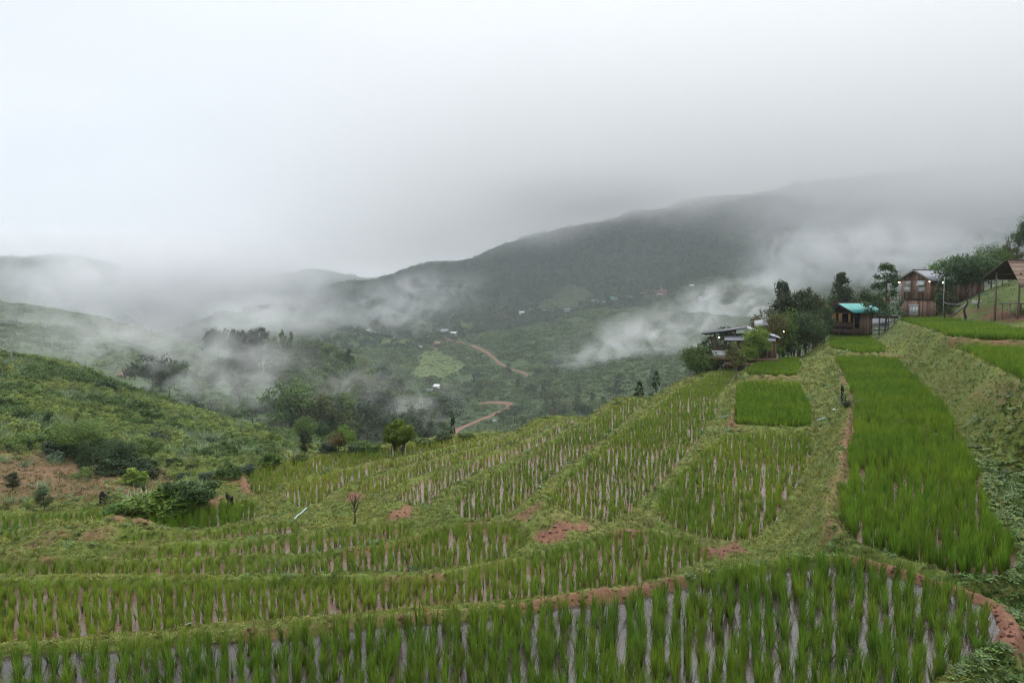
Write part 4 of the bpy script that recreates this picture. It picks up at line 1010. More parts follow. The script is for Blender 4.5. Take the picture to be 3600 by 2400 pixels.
def build_undergrowth():
    left = lambda x, y, r, a, g: (a < az_of(1010)) & (sample(dmin_full, x, y) > 1.6) & (g.random(len(x)) > sample(SOIL, x, y) * 1.4) & (g.random(len(x)) > sample(BARE * 1.0, x, y) * .93)
    x, y, z, r, g = area_points(46000, 24, 136, left, 1)
    h = np.clip(.42 + .0042 * r, .3, .95) * g.uniform(.5, 1.4, len(x)) * (1 + .5 * fbm(x / 9, y / 9, 201, 3))
    q = fbm(x / 13, y / 13, 401, 3) + g.normal(0, .22, len(x)); q2 = fbm(x / 7, y / 7, 431, 3) + g.normal(0, .2, len(x))
    pk = np.where(q > .18, 2 + (g.random(len(x)) < .5), g.integers(0, 2, len(x))); pk = np.where(q2 > .30, 4 + g.integers(0, 2, len(x)), pk); pk = np.where(q2 < -.38, 6 + g.integers(0, 2, len(x)), pk)
    h = h * np.where(pk > 5, 1.5, np.where(pk > 3, 1.3, np.where(pk > 1, 1.15, .85)))
    scatter('undergrowth', np.stack([x, y, z], -1), g.uniform(0, 6.28, len(x)), np.stack([h * 1.05, h * 1.05, h], -1), HERBS,
            'tall rough grass and herbs covering the left hillside', 'undergrowth', .15, pick=pk)
    # dry stubble on the bare slope
    bare = lambda x, y, r, a, g: (a < az_of(430)) & (sample(dmin_full, x, y) > 1.0)
    x, y, z, r, g2 = area_points(12000, 24, 54, bare, 2)
    s = g2.uniform(.08, .24, len(x))
    scatter('dry_grass', np.stack([x, y, z], -1), g2.uniform(0, 6.28, len(x)), s, STUB, 'short dry stubble on the bare brown slope', 'grass', .3)
    sc = lambda x, y, r, a, g: (fbm(x / 40, y / 40, 77, 3) > -.55) & (r < np.interp(a, [az_of(300), az_of(760), az_of(1000), az_of(1600)], [520, 700, 760, 1010]))
    x, y, z, r, g = area_points(60000, 140, 1010, sc, 3)
    h = np.clip(r * .0052, 1.0, 3.4) * g.uniform(.45, 1.4, len(x))
    print('scrub', len(x))
    scatter('scrub', np.stack([x, y, z - .1 * h], -1), g.uniform(0, 6.28, len(x)), np.stack([h * 1.5, h * 1.5, h], -1), SCRUB, 'green scrub covering the middle hill and the valley sides', 'scrub', .1)
    wd = lambda x, y, r, a, g: (r > np.interp(a, [az_of(300), az_of(760), az_of(1000), az_of(1600)], [500, 690, 735, 1000])) & (sample(MOUNDM, x, y) < .5) & (sample(SOIL, x, y) < .4)
    x, y, z, r, g = area_points(130000, 700, 3200, wd, 4)
    h = np.clip(r * .0075, 5, 18) * g.uniform(.5, 1.4, len(x))
    print('wood', len(x))
    scatter('far_woods', np.stack([x, y, z - .2 * h], -1), g.uniform(0, 6.28, len(x)), np.stack([h * 1.15, h * 1.15, h], -1), WOOD, 'dark continuous forest covering the mountain under the cloud', 'forest', .05)
FIELDLEAF = leaf_mat('field_grass_leaf', (.07, .10, .03), (.11, .155, .045), (.15, .19, .06), .2, .7, patch=.05)
FIELDG = proto_collection('field_tufts', [clump_mesh(370 + i, 'bush', FIELDLEAF, 7, 9, .2) for i in range(3)])
def build_fields():
    g = np.random.default_rng(77); X, Y = [], []
    for k, w in FIELD_W.items():
        lo, hi = w.min(0), w.max(0); n = int(min(5000, (hi - lo).prod() / (9 if k == 'grassy' else 20)))
        p = g.uniform(lo, hi, (n, 2)); p = p[inside(p[:, 0], p[:, 1], w)]
        p = p[(sample(ROADM, p[:, 0], p[:, 1]) > 5) & (np.abs(np.arctan2(p[:, 0], p[:, 1])) < R(41))]; X.append(p[:, 0]); Y.append(p[:, 1])
    x, y = np.concatenate(X), np.concatenate(Y); s = np.clip(np.hypot(x, y) * .0016, .5, 2) * g.uniform(.4, 1.4, len(x)) * (1 + (g.random(len(x)) < .03) * 1.2)
    scatter('field_grass', np.stack([x, y, sample(ZG, x, y) - .05], -1), g.uniform(0, 6.28, len(x)), np.stack([s * 1.6, s * 1.6, s * .7], -1), FIELDG, 'rough grass on the open fields of the far hills', 'grass', .1)
build_fields()
STUBM = leaf_mat('dry_leaf', (.15, .10, .05), (.19, .14, .07), (.13, .16, .05), .2, .7)
STUB = proto_collection('dry_stubble', [tuft_mesh(360 + i, 14, STUBM, .9, .06) for i in range(3)])
build_undergrowth()

# ------------------------------------------------------------------ the misty wood on the spur and the trees of the valley: single trees
def wood(n, ulo, uhi, rlo, rhi, hlo, hhi, words, group, kinds, seed, sep, cond=None):
    g = np.random.default_rng(seed); got = []
    tries = 0
    while len(got) < n and tries < 60000:
        tries += 1
        u = g.uniform(ulo, uhi); a = az_of(u); r = math.sqrt(g.uniform(rlo ** 2, rhi ** 2)); x, y = r * math.sin(a), r * math.cos(a)
        if sample(VIS.astype(float), x, y) < .3 or sample(ROADM, x, y) < 7 or sample(FIELDM, x, y) > .5: continue
        if cond and not cond(u, r): continue
        if any((x - p) ** 2 + (y - q) ** 2 < sep ** 2 for p, q in got): continue
        got.append((x, y))
        sp, nm = kinds[g.integers(0, len(kinds))]
        hh = g.uniform(hlo, hhi); q = (hh - hlo) / (hhi - hlo)
        w_ = words if isinstance(words, str) else words[min(len(words) - 1, int((u - ulo) / (uhi - ulo) * len(words)))] 
        dep = 'front' if r < rlo + (rhi - rlo) * .55 else 'back'
        plant('tree', sp, Vector((x, y, H(x, y) - .2)), hh, ('small ' if q < .33 else 'large ' if q > .66 else '') + nm + ' in the ' + dep + ' of ' + w_, 'tree', group, g.uniform(.85, 1.2), int(g.integers(0, 9)))
    print(group, len(got))
KINDS_W = [('wood_round', 'mid green round tree'), ('wood_dark', 'dark spreading tree'), ('wood_tall', 'narrow dark tree'), ('wood_olive', 'olive tinted tree'), ('wood_bamboo', 'loose bamboo clump')]
wood(112, 640, 1010, 165, 285, 8, 15, ['the wood under the skyline row', 'the wood left of the conical tree', 'the wood below the conical tree', 'the wood behind the lone tree', 'the wood beside the valley road'], 'trees of the misty wood on the spur', KINDS_W, 3, 5.8)
wood(34, 330, 640, 175, 288, 4, 8, ['the slope beside the big misty tree', 'the slope under the pale fence', 'the gully left of the wood'], 'trees on the misty slope', KINDS_W, 4, 7)
wood(46, 960, 1300, 330, 560, 6, 11, ['the valley left of the white roofs', 'the valley above the hairpin road', 'the valley right of the hairpin'], 'trees of the valley', KINDS_W[:4], 5, 9)
wood(36, 1250, 1640, 300, 430, 5, 9, ['the flank right of the valley road', 'the flank behind the shoulder trees', 'the flank left of the dark hut'], 'trees on the flank behind the terraces', KINDS_W[:4], 6, 9)
SKY_TREES = [('wood_dark', 502, 752, 800, 'spreading tree at the left end of the misty skyline'), ('wood_cone', 538, 755, 795, 'dark pointed tree in the misty skyline row'), ('wood_bamboo', 556, 745, 795, 'tallest bamboo column in the misty skyline row'),
 ('wood_tall', 578, 758, 798, 'short column tree right of the tall bamboo'), ('wood_tall', 600, 754, 800, 'slim tree in the right half of the misty skyline row'), ('wood_tall', 584, 762, 800, 'faint slim tree in the misty skyline row'),
 ('wood_round', 627, 768, 812, 'rounded misty tree right of the skyline row'), ('wood_bamboo', 658, 750, 812, 'lone tall bamboo clump against the mist'), ('wood_olive', 702, 772, 835, 'tree with an olive crown on the misty spur'),
 ('wood_dark', 685, 800, 850, 'darkest broad tree on the misty spur'), ('wood_cone', 803, 800, 880, 'tall conical tree standing above the misty wood'), ('wood_round', 838, 822, 885, 'tree right of the conical one in the mist'),
 ('wood_dark', 350, 808, 860, 'large rounded dark tree in the mist on the left'), ('wood_dark', 388, 822, 858, 'smaller tree right of the large misty one')]
for sp, u, top, base, lab in SKY_TREES:
    stand('tree', sp, u, top, base, lab, 'tree', 'trees standing out of the mist on the spur', w={'wood_bamboo': .42, 'wood_cone': .8, 'wood_tall': .8}.get(sp, .75),
          depth=190 if u < 400 else 262 if u < 710 else 246)

# ------------------------------------------------------------------ buildings
class MB:
    def __init__(s): s.V = []; s.Q = []; s.T = []
    def add(s, v, q=(), t=()):
        o = len(s.V); s.V += [tuple(map(float, p)) for p in v]
        s.Q += [tuple(i + o for i in f) for f in q]; s.T += [tuple(i + o for i in f) for f in t]; return s
    def box(s, x0, x1, y0, y1, z0, z1):
        v = [(x, y, z) for z in (z0, z1) for x, y in ((x0, y0), (x1, y0), (x1, y1), (x0, y1))]
        return s.add(v, [(3, 2, 1, 0), (4, 5, 6, 7), (0, 1, 5, 4), (1, 2, 6, 5), (2, 3, 7, 6), (3, 0, 4, 7)])
    def prism(s, pts, thick):                  # a quad outline given a thickness along its own normal
        p = [Vector(q) for q in pts]; n = (p[1] - p[0]).cross(p[3] - p[0]).normalized() * thick
        v = p + [q + n for q in p]
        return s.add(v, [(3, 2, 1, 0), (4, 5, 6, 7), (0, 1, 5, 4), (1, 2, 6, 5), (2, 3, 7, 6), (3, 0, 4, 7)])
    def bar(s, a, b, w, h=None, up=(0, 0, 1)):
        a = Vector(a); b = Vector(b); h = h or w; d = (b - a).normalized(); u = Vector(up)
        if abs(d.dot(u)) > .95: u = Vector((0, 1, 0))
        x = d.cross(u).normalized() * (w / 2); y = x.cross(d).normalized() * (h / 2)
        v = [a - x - y, a + x - y, a + x + y, a - x + y, b - x - y, b + x - y, b + x + y, b - x + y]
        return s.add(v, [(3, 2, 1, 0), (4, 5, 6, 7), (0, 1, 5, 4), (1, 2, 6, 5), (2, 3, 7, 6), (3, 0, 4, 7)])
    def tube(s, path, r, sides=7):
        rr = r if isinstance(r, (list, tuple)) else [r] * len(path)
        v, q = tube_arrays(path, rr, sides); n = len(v)
        c0 = path[0]; c1 = path[-1]
        t = [(n, (k + 1) % sides, k) for k in range(sides)] + [(n + 1, n - sides + k, n - sides + (k + 1) % sides) for k in range(sides)]
        return s.add(list(v) + [c0, c1], q, t)
    def ball(s, c, r, nu=10, nv=6, sq=1.0):
        v, q = [], []
        for j in range(nv + 1):
            for i in range(nu):
                t = math.pi * j / nv; p = 2 * math.pi * i / nu
                v.append((c[0] + r * math.sin(t) * math.cos(p), c[1] + r * math.sin(t) * math.sin(p), c[2] + r * sq * math.cos(t)))
        for j in range(nv):
            for i in range(nu): q.append((j * nu + i, (j + 1) * nu + i, (j + 1) * nu + (i + 1) % nu, j * nu + (i + 1) % nu))
        return s.add(v, q)
    def wave(s, p00, p10, p11, p01, n, amp):   # corrugated sheet: p00-p10 along the ridge, waves counted along it
        p00, p10, p11, p01 = map(Vector, (p00, p10, p11, p01)); nn = (p10 - p00).cross(p01 - p00).normalized()
        v, q = [], []
        for lay in (0, 1):
            for k in range(2 * n + 1):
                t = k / (2 * n); off = nn * (amp * (1 if k % 2 else -1) - .02 * lay)
                v += [p00.lerp(p10, t) + off, p01.lerp(p11, t) + off]
        m = 2 * (2 * n + 1)
        for k in range(2 * n):
            q.append((2 * k, 2 * k + 2, 2 * k + 3, 2 * k + 1)); q.append((m + 2 * k + 1, m + 2 * k + 3, m + 2 * k + 2, m + 2 * k))
            q.append((2 * k + 1, 2 * k + 3, m + 2 * k + 3, m + 2 * k + 1)); q.append((2 * k, m + 2 * k, m + 2 * k + 2, 2 * k + 2))
        return s.add(v, q)
    def build(s, name, mat, parent=None, smooth=False):
        return link(name, mesh_np(name, s.V, Q=s.Q, T=s.T, mats=[mat], smooth=smooth), parent)

M_PLANK = simple_mat('weathered_planks', (.17, .098, .076), (.33, .215, .17), 7, .85, .15, (6, 6, .8), .4, .01, 0, .5)
M_DARKWOOD = simple_mat('dark_wood', (.035, .025, .02), (.075, .052, .04), 7, .85, .15, (5, 5, .8), .4, .01)
M_WOOD = simple_mat('brown_wood', (.12, .075, .05), (.2, .13, .09), 7, .85, .15, (5, 5, .8), .4, .01)
M_ORANGE = simple_mat('orange_wood', (.36, .19, .08), (.50, .29, .13), 5, .7, .2, (5, 5, .8), .3, .01)
M_GREYWOOD = simple_mat('grey_wood', (.16, .15, .14), (.30, .28, .26), 6, .9, .1, (5, 5, .8), .4, .01)
M_ROOFGREY = simple_mat('grey_roof_sheet', (.10, .11, .125), (.17, .18, .205), 1.2, .5, .3, None, .1, .01)
M_ROOFDARK = simple_mat('dark_roof_sheet', (.03, .033, .04), (.055, .06, .07), 1.2, .55, .3, None, .1, .01)
M_ROOFPALE = simple_mat('pale_roof_sheet', (.20, .21, .23), (.32, .33, .36), 1.2, .5, .3, None, .1, .01)
M_TEAL = simple_mat('teal_roof_sheet', (.02, .20, .19), (.035, .29, .27), 1.5, .5, .3, None, .1, .01)
M_RED = simple_mat('red_roof_sheet', (.30, .035, .035), (.42, .06, .055), 1.5, .5, .3, None, .1, .01)
M_WHITE = simple_mat('white_paint', (.55, .56, .57), (.72, .73, .74), 3, .6, .3, None, .1, .01)
M_FRAMEW = simple_mat('pale_frame', (.30, .27, .24), (.42, .38, .34), 6, .7, .2)
M_PANE = simple_mat('painted_sky_pane', (.42, .45, .48), (.55, .58, .60), 2, .12, .6, None, 0)  # pale base colour stands in for sky mirrored in the glass
M_INSHADE = simple_mat('interior_shade', (.012, .011, .01), (.02, .018, .016), 3, .9, .1)  # near black: shade of interiors put into the colour of walls and windows
M_THATCH = simple_mat('thatch', (.13, .088, .07), (.29, .21, .165), 30, .95, .1, (1, 1, .15), .7, .02)
M_TAN = simple_mat('tan_wall', (.24, .19, .15), (.36, .29, .24), 3, .9, .1)
M_RUSTROOF = simple_mat('rusty_roof', (.19, .12, .09), (.32, .23, .18), 2, .8, .2)
M_BLUE = simple_mat('blue_plastic', (.10, .22, .36), (.14, .28, .44), 3, .4, .4, None, 0)
M_PALEBLUE = simple_mat('pale_blue_plastic', (.28, .40, .46), (.36, .48, .53), 3, .4, .4, None, 0)
M_STONE = simple_mat('stone', (.13, .085, .065), (.22, .15, .115), 8, .9, .15, None, .6, .03)
M_METAL = simple_mat('grey_metal', (.22, .23, .24), (.32, .33, .34), 3, .5, .4, None, .1, .01)
M_BAMBOO = simple_mat('bamboo_pole', (.16, .13, .09), (.27, .22, .15), 8, .7, .2)
def glow(name, col, st):
    m, nt, out = new_mat(name); p = P(nt, (.9, .8, .6), .4)
    p.inputs['Emission Color'].default_value = (*col, 1); p.inputs['Emission Strength'].default_value = st
    nt.links.new(p.outputs[0], out.inputs[0]); return m
M_BULB = glow('warm_bulb', (1.0, .78, .45), 5); M_BULBW = glow('white_bulb', (1.0, .97, .9), 2)
def bulb(parent, p, mat=None, r=.075):
    r *= .62
    mb = MB(); mb.tube([(p[0], p[1], p[2] + r * 2.2), (p[0], p[1], p[2] + r * .6)], r * .5, 6)
    o = mb.build('lamp', M_DARKWOOD, parent); MB().ball(p, r).build('bulb', mat or M_BULB, o, True); return o
def yaw_to(c, width, u2, sign):
    """heading of an edge of given length from corner c whose far end shows at column u2"""
    best = None
    for k in range(3600):
        q = 2 * math.pi * k / 3600; x = c.x + math.cos(q) * width; y = c.y + math.sin(q) * width
        e = abs(CX + F * x / y - u2)
        if y > c.y and (best is None or e < best[0]): best = (e, q)
    return best[1]

def wooden_house():
    c = at_depth(2134, 717, 76); q = yaw_to(c, 3.4, 2068, -1)         # from the near corner to the left corner
    root = empty('wooden_house', c, q - math.pi)
    tag(root, 'two storey brown plank house with grey metal roof and white windows', 'house')
    W, D, E, A, FL = 3.4, 9.6, 3.72, 4.72, 1.4
    wall = MB().box(-W + .06, -.06, .06, D - .06, -.7, E - .05); wall.add([(-W + .06, .06, E - .05), (-.06, .06, E - .05), (-W / 2, .06, A - .08), (-W + .06, D - .06, E - .05), (-.06, D - .06, E - .05), (-W / 2, D - .06, A - .08)], [], [(0, 1, 2), (5, 4, 3)])
    wall = wall.build('wall', M_DARKWOOD, root)
    def gz(x): return E + (A - E) * (1 - abs(x + W / 2) / (W / 2))
    n = 20
    for i in range(n):
        x0 = -W + W * i / n; x1 = x0 + W / n - .018; pr = rnd.uniform(0, .02); t0 = gz(x0 + .01) - .06; t1 = gz(x1 - .01) - .06
        m = MB(); y0, y1 = -.02 - pr, .055
        m.add([(x0, y0, FL + .06), (x1, y0, FL + .06), (x1, y0, t1), (x0, y0, t0), (x0, y1, FL + .06), (x1, y1, FL + .06), (x1, y1, t1), (x0, y1, t0)],
              [(0, 1, 2, 3), (1, 5, 6, 2), (4, 0, 3, 7), (3, 2, 6, 7), (1, 0, 4, 5)])
        m.build('plank', M_PLANK, wall)
        MB().box(x0, x1, y0 + .03, .055, -.7 - .04 * (i % 3), FL - .06).build('plank', M_PLANK, wall)
    k = 34
    for i in range(k):
        y0 = D * i / k; y1 = y0 + D / k - .02; pr = rnd.uniform(0, .02)
        MB().box(-.055, .02 + pr, y0, y1, FL + .06, E - .03).build('plank', M_PLANK, wall)
        MB().box(-.055, -.01 + pr, y0, y1, -.7, FL - .06).build('plank', M_DARKWOOD if i > 3 else M_PLANK, wall)
    MB().box(-W - .05, .06, -.07, 0, FL - .06, FL + .05).build('floor_beam', M_DARKWOOD, root)
    MB().box(.0, .07, .0, D, FL - .06, FL + .05).build('floor_beam', M_DARKWOOD, root)
    MB().box(-W, 0, -.05, -.0, E - .12, E - .02).build('tie_beam', M_WOOD, root)
    def window(x0, x1, z0, z1, tilt=0, lights=1):
        f = MB(); b = .06
        f.box(x0, x1, -.10, -.03, z0, z0 + b).box(x0, x1, -.10, -.03, z1 - b, z1).box(x0, x0 + b, -.10, -.03, z0 + b, z1 - b).box(x1 - b, x1, -.10, -.03, z0 + b, z1 - b)
        for j in range(1, lights): xx = x0 + (x1 - x0) * j / lights; f.box(xx - .03, xx + .03, -.095, -.03, z0 + b, z1 - b)
        o = f.build('window', M_FRAMEW, root)
        p = MB().prism([(x0 + b, -.06, z0 + b), (x1 - b, -.06, z0 + b), (x1 - b, -.06 , z1 - b), (x0 + b, -.06, z1 - b)], .012).build('pane', M_PANE, o)
        if tilt:
            s = MB(); s.prism([(x0 + .02, -.12 - tilt, z0 + .03), (x1 + .02, -.12 - tilt, z0 + .03), (x1 - .02, -.11, z1 - .02), (x0 + .02, -.11, z1 - .02)], .03)
            s.build('sash', M_PANE, o)
        return o
    window(-3.05, -2.25, 2.93, 3.55); window(-3.05, -2.25, 2.30, 2.87)
    window(-1.40, -.48, 2.93, 3.55, .28); window(-1.36, -.50, 2.30, 2.87)
    d = window(-2.32, -1.2, -.35, .76, 0, 3); d.name = 'door'
    MB().box(-2.4, -1.12, -.13, -.101, .76, .83).build('lintel', M_WHITE, root)
    rf = MB().wave((-W / 2, -.45, A + .06), (-W / 2, D + .3, A + .06), (.55, D + .3, 3.43), (.55, -.45, 3.43), 26, .018).build('roof', M_ROOFGREY, root)
    MB().wave((-W / 2, D + .3, A + .06), (-W / 2, -.45, A + .06), (-W - .35, -.45, 3.66), (-W - .35, D + .3, 3.66), 26, .018).build('roof', M_ROOFGREY, root)
    MB().bar((-W / 2, -.47, A + .09), (-W / 2, D + .3, A + .09), .22, .05).build('ridge_cap', M_ROOFGREY, root)
    for a, b in (((-W / 2, -.46, A - .02), (.52, -.46, 3.36)), ((-W / 2, -.46, A - .02), (-W - .32, -.46, 3.6))): MB().bar(a, b, .04, .14).build('barge_board', M_GREYWOOD, root)
    MB().prism([(-W - .2, .3, 3.78), (-W - .2, 3.6, 3.78), (-W - 3.5, 3.6, 3.34), (-W - 3.5, .3, 3.34)], .07).build('awning', M_ROOFDARK, root)
    for x in (-W - 2.25,):
        MB().bar((x, .55, -1.5), (x, .5, 3.34 + (x + W + 3.5) * .13), .10).build('post', M_DARKWOOD, root)
    b = MB().box(-W - 2.3, -W - .01, .5, 3.4, FL - .1, FL).build('balcony', M_WOOD, root)
    for z in (FL + .45, FL + .85): MB().bar((-W - 2.3, .5, z), (-W, .5, z), .05, .07).build('rail', M_WOOD, b)
    for i in range(6): MB().bar((-W - 2.3 + i * .44, .5, FL), (-W - 2.3 + i * .44, .5, FL + .85), .05).build('baluster', M_WOOD, b)
    st = MB().bar((-W - 2.3, .45, FL), (-W - 4.2, .45, -.9), .06, .2); st.bar((-W - 2.3, 1.2, FL), (-W - 4.2, 1.2, -.9), .06, .2); st = st.build('stair', M_WOOD, root)
    for i in range(8): t = (i + .5) / 8; MB().box(-W - 2.3 - 1.9 * t - .13, -W - 2.3 - 1.9 * t + .13, .48, 1.17, FL - 2.3 * t - .02, FL - 2.3 * t + .02).build('step', M_WOOD, st)
    MB().bar((-W - 2.3, .45, FL + .8), (-W - 4.2, .45, -.1), .05, .07).build('handrail', M_WOOD, st)
    for p in ((-W - .55, .15, 3.42), (-W - .12, -.2, 3.42), (.12, -.3, 3.40)): bulb(root, p, None, .1)
wooden_house()

def teal_hut():
    c = at_depth(1961, 757, 72); c.z = max(c.z, H(c.x, c.y)); q = yaw_to(c, 3.1, 1908, -1)
    root = empty('teal_roofed_hut', c, q - math.pi)
    tag(root, 'small dark wooden hut with a teal metal roof and orange shutters', 'hut')
    W, D, E, A = 3.1, 2.6, 1.95, 2.72
    MB().box(-W, 0, 0.02, D, -.6, .06).build('floor', M_DARKWOOD, root)
    MB().box(-W, 0, D - .08, D, .06, E).build('wall', M_INSHADE, root)
    MB().box(-W, -W + .06, .7, D - .08, .06, E).build('wall', M_DARKWOOD, root)
    w = MB().box(-.07, -.03, .95, D - .08, .06, E).build('wall', M_DARKWOOD, root)
    for i in range(9): y0 = .95 + i * .172; MB().box(-.03, .01 + rnd.uniform(0, .015), y0, y0 + .155, -.5, E).build('plank', M_PLANK, w)
    for x, y in ((-W + .05, .05), (-1.55, .05), (-.06, .05), (-.06, .9)): MB().box(x - .06, x + .06, y - .06, y + .06, -.6, E).build('post', M_WOOD if x > -1 else M_DARKWOOD, root)
    MB().box(-W, 0, -.02, .04, .66, .74).build('rail', M_WOOD, root); MB().box(-.10, -.04, .1, .9, .66, .72).build('rail', M_WOOD, root)
    MB().box(-W, 0, -.02, .06, 1.68, 1.76).build('rail', M_WOOD, root)
    MB().box(-W, 0, -.01, .05, E - .1, E + .02).build('beam', M_DARKWOOD, root)
    lw = MB().box(-W, -.2, .0, .04, .06, .62).build('wall', M_DARKWOOD, root)
    for i in range(14): x0 = -W + .04 + i * .2; MB().box(x0, x0 + .18, -.025, 0, .06, .60 + .03 * rnd.random()).build('plank', M_DARKWOOD, lw)
    for x0, x1, a in ((-2.95, -2.5, -.35), (-2.0, -1.5, .1), (-.72, -.34, .25)):
        MB().prism([(x0, -.05, .74), (x1, -.05 - a * .5, .74), (x1, -.05 - a * .5, 1.66), (x0, -.05, 1.66)], -.03).build('shutter', M_ORANGE, root)
    g = MB(); g.add([(-W, .03, E + .02), (0, .03, E + .02), (-W / 2, .03, A - .06)], [], [(0, 1, 2), (2, 1, 0)]); g.build('gable', M_DARKWOOD, root)
    MB().wave((-W / 2, -.75, A + .04), (-W / 2, D + 1.1, A + .04), (.62, D + 1.1, 1.78), (.62, -.75, 1.78), 14, .02).build('roof', M_TEAL, root)
    MB().wave((-W / 2, D + 1.1, A + .04), (-W / 2, -.75, A + .04), (-W - .9, -.75, 1.86), (-W - .9, D + 1.1, 1.86), 14, .02).build('roof', M_TEAL, root)
    MB().prism([(-W / 2 - .02, -.8, A + .11), (-W / 2 - .02, D + 1.1, A + .11), (-W / 2 - .95, D + 1.1, A - .21), (-W / 2 - .95, -.8, A - .21)], .03).build('ridge_cap', M_RED, root)
    for a, b in (((-W / 2, -.74, A - .05), (.6, -.74, 1.72)), ((-W / 2, -.74, A - .05), (-W - .88, -.74, 1.8))): MB().bar(a, b, .05, .12).build('barge_board', M_DARKWOOD, root)
    for x in (-W - .7,): MB().bar((x, -.6, -1.2), (x, -.6, 1.8), .1).build('post', M_DARKWOOD, root)
    MB().box(-W - .9, -W, -.6, D, -.35, -.25).build('side_deck', M_DARKWOOD, root)
    for x in (-W - .8, -W / 2): MB().bar((x, -.4, -1.8), (x, -.4, -.3), .1).build('stilt', M_DARKWOOD, root)
teal_hut()

def dark_deck():
    c = at_depth(2032, 752, 78); root = empty('dark_deck', c, -az_of(2032))
    tag(root, 'dark timber frame with a low grey roof between the teal hut and the wooden house', 'shelter')
    MB().bar((-1.3, 0, 1.15), (1.3, 0, 1.15), .12, .14).build('beam', M_DARKWOOD, root); MB().bar((-1.3, 2, 1.15), (1.3, 2, 1.15), .12, .14).build('beam', M_DARKWOOD, root)
    MB().box(-1.35, 1.35, -.1, 2.1, 1.22, 1.30).build('deck', M_DARKWOOD, root)
    for x in (-.55, .35, .95): MB().bar((x, 0, -1.5), (x, 0, 1.15), .13).build('post', M_DARKWOOD, root)
    MB().bar((-.5, 0, .4), (.95, 0, .75), .06).build('brace', M_DARKWOOD, root); MB().bar((-1.2, 0, -.3), (1.2, 0, -.3), .08).build('rail', M_DARKWOOD, root)
    MB().wave((-1.3, 3.2, .95), (.5, 3.2, .95), (.5, 1.2, .1), (-1.3, 1.2, .1), 8, .02).build('low_roof', M_ROOFPALE, root)
dark_deck()

